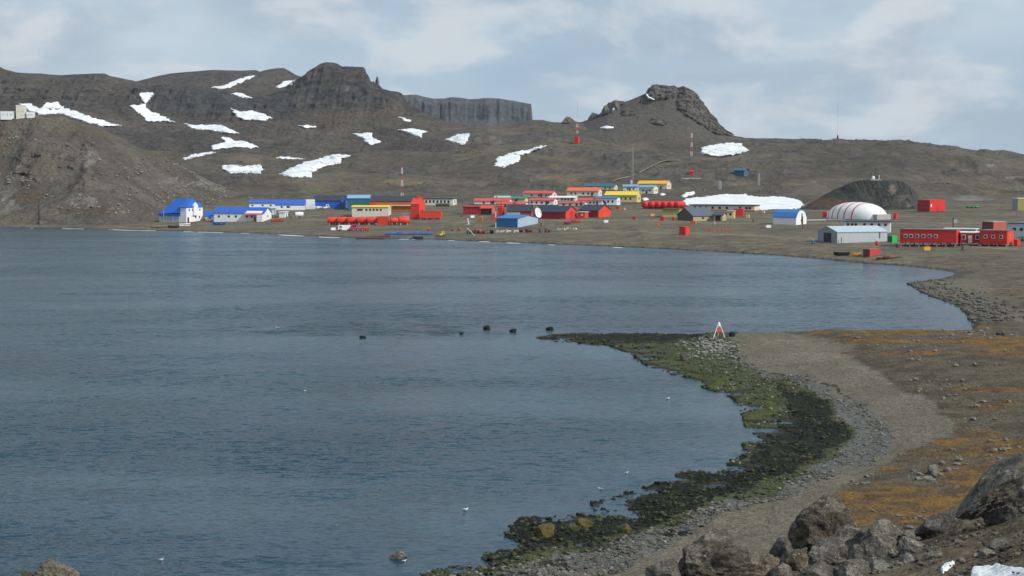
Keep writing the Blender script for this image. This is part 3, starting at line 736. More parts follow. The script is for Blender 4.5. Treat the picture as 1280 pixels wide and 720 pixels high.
gy_ = np.concatenate([[-50, 0, 40], np.arange(60, 260, 1.5), np.arange(260, 760, 10), [900, 1500, 3000, 9000]])
wx, wy = np.meshgrid(gx_, gy_)
dsh = dist_poly(wx, wy, shore_near + shore_far_side[1:] + shore_east[1:])
wm = grid_mesh("sea", wx, wy, wx * 0, m, {"calm": np.clip(np.exp(-dsh / 7.0) * 1.4 + 0.25 * np.exp(-dsh / 25.0), 0, 1)})
tag(link("water", wm), kind="structure")

# thin broken line of surf along the far beach
m, n, bb = new_mat("surf_foam"); bb.inputs["Base Color"].default_value = (.75, .78, .80, 1); bb.inputs["Roughness"].default_value = .8
fv, ff = [], []
def foam_line(pts, width, thr, seed, off=-1.2):
    for (ax, ay), (bx, by) in zip(pts[:-1], pts[1:]):
        L_ = math.hypot(bx - ax, by - ay); k = max(1, int(L_ / 1.2)); nx_, ny_ = (by - ay) / L_, -(bx - ax) / L_
        if ny_ > 0: nx_, ny_ = -nx_, -ny_
        for i in range(k):
            t0_, t1_ = i / k, (i + 1) / k
            xm, ym = ax + (bx - ax) * t0_, ay + (by - ay) * t0_
            w_ = float(fbm(np.array([xm / 9.0]), np.array([ym / 9.0]), seed=seed, octv=3)[0])
            if w_ < thr: continue
            wd = width * (.5 + w_ * 2); o_ = off + 2.2 * float(vnoise(np.array([xm / 14.0]), np.array([ym / 14.0]), seed=seed + 5)[0])
            c0_ = len(fv)
            for t_ in (t0_, t1_):
                x_, y_ = ax + (bx - ax) * t_, ay + (by - ay) * t_
                fv.append((x_ - nx_ * o_, y_ - ny_ * o_, .06)); fv.append((x_ - nx_ * (o_ - wd), y_ - ny_ * (o_ - wd), .02))
            ff.append((c0_, c0_ + 2, c0_ + 3, c0_ + 1))
foam_line([p_ for p_ in shore_beach if p_[0] < -60], 1.6, -.02, 951)
foam_line([p_ for p_ in shore_beach if -62 < p_[0] < 60], 1.0, .22, 953)
fm = tri_mesh("surf", fv, ff, m); tag(link("surf", fm), kind="stuff")
# pale air between us and the far hills
hz = MBOX = bpy.data.meshes.new("haze")
hx0, hx1, hy0, hy1, hz0, hz1 = -7200, 7200, -120, 9200, -34, 185
hz.from_pydata([(x, y, z) for z in (hz0, hz1) for y in (hy0, hy1) for x in (hx0, hx1)], [], [(0,2,3,1), (4,5,7,6), (0,1,5,4), (2,6,7,3), (0,4,6,2), (1,3,7,5)])
hm = bpy.data.materials.new("haze"); hm.use_nodes = True; hn = hm.node_tree; hn.nodes.clear()
ho = hn.nodes.new("ShaderNodeOutputMaterial"); hv = hn.nodes.new("ShaderNodeVolumePrincipled")
hv.inputs["Density"].default_value = HAZE; hv.inputs["Color"].default_value = (0.84, 0.92, 1.0, 1); hv.inputs["Anisotropy"].default_value = 0.1
hn.links.new(hv.outputs[0], ho.inputs["Volume"])
hz.materials.append(hm)
tag(link("haze", hz), kind="stuff")
# ================================================================== OBJECTS
class MB:
    def __init__(s): s.v = []; s.f = []
    def quad(s, pts):
        n = len(s.v); s.v += [tuple(p) for p in pts]; s.f.append(tuple(range(n, n + len(pts)))); return s
    def box(s, x0, x1, y0, y1, z0, z1):
        n = len(s.v)
        s.v += [(x, y, z) for z in (z0, z1) for y in (y0, y1) for x in (x0, x1)]
        for f in ((0,2,3,1), (4,5,7,6), (0,1,5,4), (2,6,7,3), (0,4,6,2), (1,3,7,5)): s.f.append(tuple(n + i for i in f))
        return s
    def prism(s, prof, x0, x1):
        """profile of (y, z) points pushed along x"""
        n = len(s.v); k = len(prof)
        s.v += [(x0, y, z) for y, z in prof] + [(x1, y, z) for y, z in prof]
        for i in range(k):
            j = (i + 1) % k; s.f.append((n + i, n + j, n + k + j, n + k + i))
        s.f.append(tuple(n + i for i in range(k))[::-1]); s.f.append(tuple(n + k + i for i in range(k)))
        return s
    def prismy(s, prof, y0, y1):
        n = len(s.v); k = len(prof)
        s.v += [(x, y0, z) for x, z in prof] + [(x, y1, z) for x, z in prof]
        for i in range(k):
            j = (i + 1) % k; s.f.append((n + i, n + j, n + k + j, n + k + i))
        s.f.append(tuple(n + i for i in range(k))[::-1]); s.f.append(tuple(n + k + i for i in range(k)))
        return s
    def tube(s, a, b, r0, r1=None, n=8):
        r1 = r0 if r1 is None else r1
        a = Vector(a); b = Vector(b); d = (b - a).normalized()
        u = d.orthogonal().normalized(); w = d.cross(u); k = len(s.v)
        for p, r in ((a, r0), (b, r1)):
            for i in range(n):
                t = 2 * pi * i / n; q_ = p + u * (r * cos(t)) + w * (r * sin(t)); s.v.append(tuple(q_))
        for i in range(n):
            j = (i + 1) % n; s.f.append((k + i, k + j, k + n + j, k + n + i))
        s.f.append(tuple(k + i for i in range(n))[::-1]); s.f.append(tuple(k + n + i for i in range(n)))
        return s
    def lathe(s, a, b, prof, n=14):
        """prof: (t along a-b, radius)"""
        a = Vector(a); b = Vector(b); d = (b - a).normalized(); L = (b - a).length
        u = d.orthogonal().normalized(); w = d.cross(u); k = len(s.v)
        for t, r in prof:
            for i in range(n):
                th = 2 * pi * i / n; s.v.append(tuple(a + d * (t * L) + u * (r * cos(th)) + w * (r * sin(th))))
        for m_ in range(len(prof) - 1):
            for i in range(n):
                j = (i + 1) % n; s.f.append((k + m_*n + i, k + m_*n + j, k + (m_+1)*n + j, k + (m_+1)*n + i))
        s.f.append(tuple(k + i for i in range(n))[::-1]); s.f.append(tuple(k + (len(prof)-1)*n + i for i in range(n)))
        return s
    def build(s, name, mat, parent=None, smooth=False):
        me = bpy.data.meshes.new(name); me.from_pydata(s.v, [], s.f); me.update()
        bm = bmesh.new(); bm.from_mesh(me); bmesh.ops.recalc_face_normals(bm, faces=bm.faces); bm.to_mesh(me); bm.free()
        return link(name, me, mat, parent, smooth)

# ---- paints
WHITE = paint("white_paint", (0.78, 0.79, 0.78), dirt=0.10)
OFFW = paint("cream_paint", (0.66, 0.64, 0.54), dirt=0.10)
LGREY = paint("light_grey_sheet", (0.52, 0.56, 0.58), dirt=0.12, ribs=1.2)
GREYW = paint("grey_wall", (0.27, 0.30, 0.34), dirt=0.12)
BLUE = paint("bright_blue_sheet", (0.020, 0.115, 0.50), dirt=0.10)
BLUE2 = paint("blue_sheet", (0.035, 0.17, 0.42), dirt=0.12)
TEAL = paint("teal_blue_sheet", (0.035, 0.14, 0.22), dirt=0.12)
SKYB = paint("sky_blue_sheet", (0.20, 0.42, 0.60), dirt=0.10)
NAVY = paint("navy_sheet", (0.028, 0.034, 0.055), dirt=0.15)
DGREY = paint("dark_grey_sheet", (0.060, 0.066, 0.078), dirt=0.15)
RED = paint("red_paint", (0.62, 0.030, 0.024), dirt=0.12)
DRED = paint("dark_red_cladding", (0.36, 0.022, 0.030), dirt=0.15, ribs=1.5)
ORED = paint("orange_red_paint", (0.70, 0.060, 0.030), dirt=0.12)
ORANGE = paint("orange_cladding", (0.52, 0.145, 0.022), dirt=0.15, ribs=1.5)
ORROOF = paint("orange_roof_sheet", (0.72, 0.15, 0.050), dirt=0.1)
YEL = paint("yellow_roof_sheet", (0.80, 0.58, 0.035), dirt=0.1)
YOR = paint("yellow_orange_sheet", (0.78, 0.40, 0.030), dirt=0.1)
CYEL = paint("pale_yellow_wall", (0.62, 0.52, 0.26), dirt=0.1)
TAN = paint("tan_wall", (0.44, 0.36, 0.22), dirt=0.15)
OLIVEW = paint("olive_yellow_cladding", (0.36, 0.33, 0.11), dirt=0.15)
BROWN = paint("brown_cladding", (0.105, 0.085, 0.066), dirt=0.2)
GREEN = paint("green_sheet", (0.045, 0.22, 0.13), dirt=0.1)
PGREEN = paint("pale_green_sheet", (0.36, 0.52, 0.42), dirt=0.1)
BGREEN = paint("bright_green_paint", (0.03, 0.42, 0.08), dirt=0.1)
TROOF = paint("dark_teal_sheet", (0.03, 0.12, 0.17), dirt=0.12)
LBROOF = paint("light_blue_sheet", (0.15, 0.36, 0.56), dirt=0.1)
RROOF = paint("red_roof_sheet", (0.58, 0.075, 0.065), dirt=0.1)
MAGENTA = paint("magenta_red_paint", (0.50, 0.025, 0.085), dirt=0.15)
RUST = paint("rusty_steel", (0.105, 0.042, 0.028), dirt=0.4, rough=0.9)
SALMON = paint("faded_red_container", (0.46, 0.11, 0.075), dirt=0.25, ribs=2.0)
CONC = paint("pale_concrete", (0.42, 0.40, 0.36), dirt=0.2)
STEEL = paint("galvanised_steel", (0.34, 0.35, 0.35), dirt=0.15, rough=0.5)
BLACK = paint("dark_opening", (0.016, 0.018, 0.022), dirt=0.0)
TYRE = paint("black_rubber", (0.02, 0.02, 0.02), dirt=0.1, rough=0.9)
WOODP = paint("grey_timber", (0.20, 0.165, 0.12), dirt=0.3, rough=0.9)
TARP = paint("blue_tarpaulin", (0.03, 0.10, 0.40), dirt=0.15, rough=0.5)
def glassm():
    m, n, b = new_mat("window_glass"); b.inputs["Base Color"].default_value = (0.03, 0.04, 0.05, 1)
    b.inputs["Roughness"].default_value = 0.12; return m
GLASS = glassm()

def frame_at(px, py, sheet=None, Y=None, z=None):
    """world position on the ground below picture point, metres per pixel and view bearing"""
    if Y is None: Y, z = hit(px, py, sheet)
    elif z is None: z = z_at(py, Y)
    X, Yv, zv = P(px, Y, z)
    return float(X), float(Yv), float(zv), Y / F, atan2(float(X), Y)

def put_box_thing(k, l, e, yb, W, Y=None, z=None, sheet=None, zoff=0.0):
    """corner column k, far end of the long face l, far end of the end face e -> centre, turn, length, scale"""
    X, Yv, zv, s, az = frame_at(k, yb, sheet, Y, z)
    sg = -1 if l < k else 1
    wp = abs(e - k) * s
    sp = min(0.88, wp / W); ph = math.asin(sp)
    L = abs(l - k) * s / cos(ph)
    e1 = (sg * cos(ph), sin(ph)); e2 = (-sg * sin(ph), cos(ph))
    ca, sa = cos(-az), sin(-az)
    rot = lambda v: (v[0] * ca - v[1] * sa, v[0] * sa + v[1] * ca)
    e1, e2 = rot(e1), rot(e2)
    cx = X + e1[0] * L / 2 + e2[0] * W / 2; cy = Yv + e1[1] * L / 2 + e2[1] * W / 2
    th = (-ph if sg < 0 else ph) - az
    return (cx, cy, zv + zoff), th, L, s, sg

ROOTS = []
def house(name, label, k, l, e, yb, hw, hr, W, wall, roof, cat="building", group=None, win=0, ewin=0, style='gable', door=None, edoor=None,
          ov=0.35, endmat=None, Y=None, z=None, sheet=None, stilts=0.0, winz=0.58, wsz=None, frames=None, span=(0.08, 0.92), band=None, rt=0.22, wmat=None):
    loc, th, L, s, sg = put_box_thing(k, l, e, yb, W, Y, z, sheet)
    h = hw * s; r = hr * s
    root = empty(name, loc, th, label, cat, group)
    z0 = stilts; zb = -0.6 if not stilts else stilts
    top = z0 + h
    w2, l2 = W / 2, L / 2
    if style == 'gable': prof = [(-w2, zb), (w2, zb), (w2, top), (0, top + r), (-w2, top)]
    elif style == 'barrel': prof = [(-w2, zb), (w2, zb)] + [(w2 * cos(pi * i / 10), top + r * sin(pi * i / 10)) for i in range(11)]
    elif style == 'gambrel': prof = [(-w2, zb), (w2, zb), (w2, top), (w2 * .72, top + r * .62), (w2 * .35, top + r * .92), (0, top + r), (-w2 * .35, top + r * .92), (-w2 * .72, top + r * .62), (-w2, top)]
    else: prof = [(-w2, zb), (w2, zb), (w2, top), (-w2, top)]
    MB().prism(prof, -l2, l2).build("wall", wall, root)
    rb = MB()
    if style == 'flat': rb.box(-l2 - ov, l2 + ov, -w2 - ov, w2 + ov, top + 0.003, top + max(r, 0.15))
    elif style == 'none': rb = None
    else:
        up = [p for p in prof[2:]] if style != 'barrel' else prof[2:]
        up = [(y * (1 + ov / w2), zz_) for y, zz_ in up]
        if style == 'gable': up[0] = (up[0][0], up[0][1] - r * ov / w2); up[2] = (up[2][0], up[2][1] - r * ov / w2)
        lo = [(y, zz_ + 0.03) for y, zz_ in up]; hi = [(y, zz_ + rt) for y, zz_ in up]
        n = len(up)
        for i in range(n - 1):
            rb.prism([lo[i], lo[i+1], hi[i+1], hi[i]], -l2 - ov, l2 + ov)
    if rb: rb.build("roof", roof, root)
    # end wall cladding in a separate colour
    ex = 1 if sg < 0 else -1
    if endmat is not None:
        pr = [(y * 0.995, zz_) for y, zz_ in prof]; x0 = ex * (l2 + 0.004); x1 = ex * (l2 + 0.03)
        MB().prism(pr, min(x0, x1), max(x0, x1)).build("end_wall", endmat, root)
    if band is not None:
        MB().box(-l2 - .02, l2 + .02, -w2 - .03, w2 + .03, z0 - .3, z0 + h * band[1]).build("base_band", band[0], root)
    ww, wh = wsz or (0.95, min(1.0, h * 0.34))
    def window(x0, x1, y0, y1, za, zc, axis):
        if frames is not None:
            t = 0.14
            if axis == 'y':
                f_ = MB().box(x0 - t, x1 + t, y0 - .03, y0 + .09, za - t, zc + t).build("window", frames, root)
                MB().box(x0, x1, y0 - .06, y0 - .031, za, zc).build("pane", GLASS, f_)
            else:
                f_ = MB().box(x0, x1, y0 - t, y1 + t, za - t, zc + t).build("window", frames, root)
                xo = x1 + .001 if ex > 0 else x0 - .031
                MB().box(xo, xo + .03, y0, y1, za, zc).build("pane", GLASS, f_)
        else:
            MB().box(x0, x1, y0, y1, za, zc).build("window", wmat or GLASS, root)
    zc0 = z0 + h * winz
    if win:
        xs = [-l2 + L * (span[0] + (span[1] - span[0]) * (i + .5) / win) for i in range(win)] if isinstance(win, int) else [-l2 + L * t for t in win]
        for x in xs: window(x - ww / 2, x + ww / 2, -w2 - .05, -w2 + .05, zc0 - wh / 2, zc0 + wh / 2, 'y')
    if ewin:
        for i in range(ewin):
            y = -w2 + W * (i + 1) / (ewin + 1)
            xa, xb = sorted((ex * (l2 - .05), ex * (l2 + .06)))
            window(xa, xb, y - ww / 2, y + ww / 2, zc0 - wh / 2, zc0 + wh / 2, 'x')
    if door is not None:
        fx, dw, dh, dm = door
        x = -l2 + L * fx
        MB().box(x - dw / 2, x + dw / 2, -w2 - .06, -w2 + .05, z0 + .03, z0 + dh).build("door", dm, root)
    if edoor is not None:
        fy_, dw, dh, dm = edoor
        y = -w2 + W * fy_; xa, xb = sorted((ex * (l2 - .05), ex * (l2 + .07)))
        MB().box(xa, xb, y - dw / 2, y + dw / 2, z0 + .03, z0 + dh).build("door", dm, root)
    if stilts:
        nst = max(3, int(L / 2.6))
        for i in range(nst + 1):
            x = -l2 + .25 + (L - .5) * i / nst
            sb = MB()
            for y in (-w2 + .3, w2 - .3): sb.box(x - .18, x + .18, y - .18, y + .18, -1.0, z0)
            sb.box(x - .12, x + .12, -w2 + .49, w2 - .49, z0 - .3, z0 - .01)
            sb.build("stilt_frame", STEEL, root)
    d = dict(root=root, L=L, W=W, h=h, r=r, top=top, s=s, ex=ex, th=th, loc=loc)
    return d

HG = "prefabricated houses with coloured roofs on the slope"
# ---------------- left group, blue roofs
d = house("boathouse", "tall white boathouse with steep bright blue roof at the foot of the grey cliff", 233, 200, 253.5, 278, 10.5, 0.1, 13.0, WHITE, BLUE, style='none', cat="boathouse")
r_, L_, W_, h_, s_ = d["root"], d["L"], d["W"], d["h"], d["s"]
l2, w2 = L_/2, W_/2
# lower front with lean-to roof, taller block behind it under a hipped ridge
ft = h_ * 1.02; pk_ = h_ + 20.5 * s_ * 0.93
tall_x0 = l2 - L_ * 0.50
Hh = 19.0 * s_
MB().box(l2 - 3.2, l2 - .002, -w2 + .002, w2 - .002, h_ - .3, Hh).build("gable_wall", WHITE, r_)
rb = MB()
for (sg_) in (-1, 1):
    rb.quad([(-l2 - .4, sg_ * (w2 + .4), h_), (l2 - 3.25, sg_ * (w2 + .4), h_ + (0.6)), (l2 - 3.25, 0, pk_), (-l2 * .30, 0, pk_)])
    rb.prismy([(l2 - 3.3, 0), (l2 - 3.3, 0.01), (l2 + .3, 0.01)], 0, 0.01) if False else None
rb.quad([(-l2 - .4, -w2 - .4, h_), (-l2 * .30, 0, pk_), (-l2 - .4, w2 + .4, h_)])
rb.box(-l2 - .45, l2 - 3.2, -w2 - .45, -w2 - .02, h_ - 0.9, h_)
rb.box(-l2 - .45, -l2 - .02, -w2 - .02, w2 + .02, h_ - 0.9, h_)
for sg_ in (-1, 1):
    y1_ = sg_ * (w2 + .35)
    rb.quad([(l2 - 3.6, y1_, Hh + .05), (l2 + .3, y1_, Hh + .05), (l2 - 1.3, 0, pk_ + .05), (l2 - 3.6, 0, pk_ + .05)])
    rb.quad([(l2 - 3.6, y1_, Hh - .25), (l2 + .3, y1_, Hh - .25), (l2 + .3, y1_, Hh + .05), (l2 - 3.6, y1_, Hh + .05)])
    rb.quad([(l2 - 3.6, y1_, Hh - .25), (l2 - 3.6, y1_, Hh + .05), (l2 - 3.6, 0, pk_ + .05), (l2 - 3.6, 0, h_)])
rb.quad([(l2 + .3, -w2 - .35, Hh + .05), (l2 + .3, w2 + .35, Hh + .05), (l2 - 1.3, 0, pk_ + .05)])
rb.quad([(l2 + .3, -w2 - .35, Hh - .25), (l2 + .3, w2 + .35, Hh - .25), (l2 + .3, w2 + .35, Hh + .05), (l2 + .3, -w2 - .35, Hh + .05)])
rb.build("roof", BLUE, r_)
MB().prism([(-1.6, h_ * .8), (1.6, h_ * .8), (1.6, Hh + 2.2 * s_), (0, Hh + 5.5 * s_), (-1.6, Hh + 2.2 * s_)], l2 + .01, l2 + .9).build("dormer", WHITE, r_)
for i in range(3):
    x = -l2 + L_ * (.04 + .24 * i)
    MB().box(x, x + L_ * .21, -w2 - .08, -w2 + .05, .1, h_ * .80).build("garage_door", paint("grey_door", (0.42, 0.45, 0.48), dirt=.1), r_)
MB().box(l2 - .05, l2 + .07, -w2 + .8, -w2 + 2.0, .05, 2.3).build("door", BLACK, r_)
for (y, zc) in ((-4.2, 5.6), (-1.6, 5.6), (1.6, 5.6), (4.2, 5.6), (3.8, 2.2), (0.8, 2.2)):
    MB().box(l2 - .05, l2 + .95 if abs(y) < 1.7 and False else l2 + .06, y - .4, y + .4, zc - .5, zc + .5).build("window", GLASS, r_)
house("boathouse_annex", "small white shed with blue roof directly right of the tall boathouse", 268, 257, 272, 275.5, 5.5, 5.5, 7.0, WHITE, BLUE, cat="shed", style='gable', win=1)
d = house("long_house", "long white single storey house with blue roof and striped red and white porch", 330, 268, 339.5, 276.5, 10.0, 6.5, 11.0, WHITE, BLUE, win=[.10, .30, .44, .66, .76, .88, .95], door=(.82, 1.0, 2.1, BROWN), ewin=1)
a = MB()
for i in range(9): pass
rr = d["root"]; l2, w2 = d["L"]/2, d["W"]/2
MB().prism([(-w2 - 2.2, d["top"] * .80), (-w2 - .4, d["top"] * 1.02), (-w2 - .4, d["top"] * 1.02 + .25), (-w2 - 2.2, d["top"] * .80 + .25)], l2 * .25, l2 * .93).build("porch_roof", paint("pink_red_awning", (0.72, 0.10, 0.13)), rr)
MB().prism([(-w2 - 1.0, d["top"] * .98), (-w2 + .9, d["top"] * 1.20), (-w2 + .9, d["top"] * 1.20 + .25), (-w2 - 1.0, d["top"] * .98 + .25)], l2 * .30, l2 * .93).build("porch_roof", WHITE, rr)
MB().box(l2 - 2.6, l2 + .02, -w2 - 2.4, -w2 - .01, -.4, d["top"] * .80).build("cross_wing", WHITE, rr)
house("blue_roof_house", "white house with thin bright blue roof, left of the two standing behind the long house", 345, 312, 346, 259.5, 5.5, 3.4, 9, WHITE, BLUE, win=[.12, .5, .8], group="white houses with blue roofs behind the long house", winz=.5)
house("blue_roof_house", "wider white house with deep bright blue roof, just left of the grey arched shelter", 381, 344.5, 382, 262.5, 6.6, 5.4, 10, WHITE, BLUE, win=[.22, .42, .46], group="white houses with blue roofs behind the long house")
house("kiosk", "tiny pale teal hut squeezed between the long house and the blue roofed houses", 344, 338.5, 345.5, 268.5, 8, 0.6, 4, paint("pale_teal_wall", (0.28, 0.52, 0.58)), WHITE, style='flat', cat="hut", door=(.5, .9, 2.0, WHITE))
# arched shelter
loc, th, L, s, sg = put_box_thing(383, 394.5, 381, 262, 12)
r_ = empty("arched_shelter", loc, th, "grey half round corrugated shelter beside the bright blue hall", "shelter")
hw_ = 6.0 * s * 1.1; hh = 12.5 * s
pr = [(-hw_ * 1.0, -.3)] + [(-hw_ * cos(pi * i / 14), hh * sin(pi * i / 14)) for i in range(15)] + [(hw_, -.3)]
MB().prism([(y * 1.0, z_) for y, z_ in pr], -L / 2, L / 2).build("shell", LGREY, r_)
MB().prism([(y * .82, z_ * .85) for y, z_ in pr], -L / 2 - .04, -L / 2 - .01).build("end_wall", GREYW, r_)
# tank and small shed, junk
def tank(label, x0, x1, y0, y1, mat, group=None, rot=0.12, Y=None, bands=1, length=None, name="fuel_tank", legs=True):
    px, py = (x0 + x1) / 2, y1
    X, Yv, zv, s, az = frame_at(px, py, Y=Y, z=None if Y is None else height(px, Y))
    w = (x1 - x0) * s; h = (y1 - y0) * s
    r_ = empty(name, (X, Yv, zv), rot - az, label, "tank", group)
    if length is None:      # lying across the view
        R = h * 0.46; zc = h - R
        MB().lathe((-w / 2, 0, zc), (w / 2, 0, zc), [(0, R * .84), (.02, R * .95), (.05, R), (.95, R), (.98, R * .95), (1, R * .84)], 18).build("body", mat, r_, True)
        for t in (-.3, .3): MB().box(t * w - .25, t * w + .25, -R * .7, R * .7, -.4, zc - R * .55).build("saddle", STEEL, r_)
        MB().tube((0, 0, zc + R * .95), (0, 0, zc + R * 1.15), R * .2).build("hatch", mat, r_)
    else:                   # end towards us
        R = w * 0.5; zc = h - R
        MB().lathe((0, -length / 2, zc), (0, length / 2, zc), [(0, R * .5), (.02, R * .8), (.06, R), (.94, R), (.98, R * .8), (1, R * .5)], 18).build("body", mat, r_, True)
        for t in (-.3, .3): MB().box(-R * .7, R * .7, t * length - .2, t * length + .2, -.4, zc - R * .5).build("saddle", DRED, r_)
        MB().tube((0, -length * .2, zc + R * .95), (0, -length * .2, zc + R * 1.18), R * .22).build("hatch", mat, r_)
    return r_
tank("white cylindrical tank in front of the blue roofed houses", 369, 379, 265, 271.5, WHITE)
house("white_cabin", "small white cabin with open frame porch right of the long house", 356, 349, 360, 272, 6.5, 1.0, 5, WHITE, WHITE, cat="cabin", style='flat', edoor=(.5, .9, 1.8, BLACK))

def vehicle(name, label, cat, x0, x1, yb, hpx, body, cabin=None, cab_side=-1, Wd=2.3, group=None, wheels=2, boxy=False, rot=0.15, Y=None):
    px = (x0 + x1) / 2
    X, Yv, zv, s, az = frame_at(px, yb, Y=Y, z=None if Y is None else height(px, Y))
    L = (x1 - x0) * s / cos(rot); h = hpx * s
    r_ = empty(name, (X, Yv, zv), rot - az, label, cat, group)
    l2, w2 = L / 2, Wd / 2; wr = min(.55, h * .26); zb = wr * .9
    c_ = cab_side
    if boxy:
        MB().prismy([(-l2, zb), (l2, zb), (l2, h * .62), (l2 * .92, h), (-l2 * .98, h), (-l2, h * .9)] if c_ > 0 else [(-l2, zb), (l2, zb), (l2, h * .9), (l2 * .98, h), (-l2 * .92, h), (-l2, h * .62)], -w2, w2).build("body", body, r_)
        MB().box(*(sorted((c_ * l2 * .45, c_ * l2 * .85))), -w2 - .03, -w2 + .02, h * .6, h * .88).build("window", GLASS, r_)
    else:
        MB().prismy([(-l2, zb), (l2, zb), (l2, h * .50), (-l2, h * .50)], -w2, w2).build("body", body, r_)
        xa, xb = sorted((c_ * l2 * .15, c_ * l2 * .86))
        MB().prismy([(xa, h * .503), (xb, h * .503), (xb - .25, h), (xa + .2, h)], -w2 * .9, w2 * .9).build("cab", cabin or body, r_)
        MB().box(xa + .4, xb - .4, -w2 * .9 - .04, -w2 * .9 + .02, h * .60, h * .90).build("window", GLASS, r_)
    for t in np.linspace(-.68, .68, wheels):
        for sd in (-1, 1):
            wb = MB().tube((t * l2, sd * (w2 - .12), wr), (t * l2, sd * (w2 + .12), wr), wr, n=14).build("wheel", TYRE, r_)
            MB().tube((t * l2, sd * (w2 + .10), wr), (t * l2, sd * (w2 + .14), wr), wr * .5, n=10).build("rim", STEEL, wb)
    return r_
vehicle("tractor_truck", "white truck parked between the arched shelter and the bright blue hall", "truck", 401, 412, 261.5, 6, WHITE, WHITE, 1)
vehicle("flatbed_trailer", "low white trailer behind the white truck", "trailer", 393.5, 401, 261.2, 3.5, WHITE, boxy=True)
vehicle("white_van", "white van parked on the shore side of the red tanks", "van", 422.5, 438, 289, 7.6, WHITE, boxy=True, cab_side=-1)
vehicle("red_loader", "magenta red tracked loader parked beside the white van", "loader", 438.5, 455, 289, 8.6, MAGENTA, MAGENTA, -1, wheels=3)
vehicle("yellow_truck", "small yellow utility truck alone on the beach crest", "truck", 546.5, 556, 295.2, 6, YEL, YEL, 1)

# halls
house("blue_hall", "bright blue hall with dark pitched roof and black doorway in its right end", 426, 390.5, 434.5, 261, 10.0, 6.0, 17, BLUE, NAVY, cat="hall", edoor=(.55, 5.0, 4.8, BLACK))
house("teal_hall", "teal blue steel hall joined between the bright blue and orange halls", 462, 434.7, 463.5, 262.5, 14.5, 3.6, 18, TEAL, SKYB, cat="hall")
d = house("orange_hall", "long orange hall with dark roof and red gables behind the cream building", 519, 463, 524.5, 264.5, 13.0, 5.6, 17, ORANGE, NAVY, cat="hall", endmat=ORED)
rr = d["root"]; l2, w2 = d["L"]/2, d["W"]/2
MB().box(-l2 - .08, -l2 + 2.2, -w2 - .1, w2 + .1, -.3, d["top"] + .3).build("end_wall", ORED, rr)
MB().box(-l2 + 2.3, l2, -w2 - 1.2, -w2 + .05, d["top"] * .55, d["top"] * .60).build("canopy", WHITE, rr)
for t in (.42, .60, .78):
    MB().box(-l2 + 2*l2*t, -l2 + 2*l2*t + 3.5, -w2 - .08, -w2 + .05, .2, d["top"] * .48).build("garage_door", paint("orange_door", (0.46, 0.16, 0.03)), rr)
d = house("red_tower_shed", "tall narrow bright red gabled shed at the right end of the orange hall", 524, 513.5, 531.5, 273.5, 18.0, 7.5, 8.0, ORED, ORED, cat="shed", ov=.15, ewin=1)
MB().box(-.5, .5, -.5, .5, d["top"] + d["r"] - .4, d["top"] + d["r"] + 1.3).build("chimney", ORED, d["root"])
house("red_cargo_block", "row of bright red cargo units in front of the tall red shed", 551, 525, 552.5, 274, 8.2, .4, 3.5, ORED, RED, cat="cargo block", style='flat', ov=.05, stilts=.45)
house("cream_building", "cream building with thin yellow roof and small dark windows behind the red tanks", 485.5, 440, 489, 270, 11.0, 1.6, 9, OFFW, YEL, style='gable', win=[.17, .22, .27, .40, .50, .60, .69, .79], ewin=1, winz=.7, wsz=(.9, .9))
house("barrack", "long white building with seven dark windows behind the red cargo units", 566, 527.5, 571, 256.8, 8.2, 1.0, 10, OFFW, DGREY, win=7, ewin=1, style='flat', wsz=(1.0, 1.3))
house("earth_porch", "low brown covered porch in front of the long white building with seven windows", 561, 545, 562, 258.5, 2.8, 1.2, 5, BROWN, BROWN, cat="porch")
# red tanks in front
for i, lab in enumerate(["leftmost", "second from the left", "middle", "fourth from the left", "fifth from the left"]):
    tank("red fuel tank before the cream building, %s of the five in line" % lab, 409.5 + i * 12.4, 409.5 + (i + 1) * 12.4 + .3, 271.2, 280.8, ORED, "red fuel tanks by the shore", rot=-.12)
house("tank_cage", "open red steel cage frame between the row of red tanks and the single one", 485, 472, 487, 281, 10.5, .3, 3, ORED, ORED, style='none', cat="frame")
tank("single red horizontal fuel tank right of the red cage", 488, 497.5, 272, 280.5, ORED, "red fuel tanks by the shore")
tank("last red horizontal tank, nearest to the foot of the tall red shed", 498, 511.5, 270.5, 281, ORED, "red fuel tanks by the shore")
house("white_hut", "small white hut half hidden behind the last red tank", 513, 503.5, 514, 272.5, 5.5, .5, 4, WHITE, WHITE, cat="hut", style='flat')

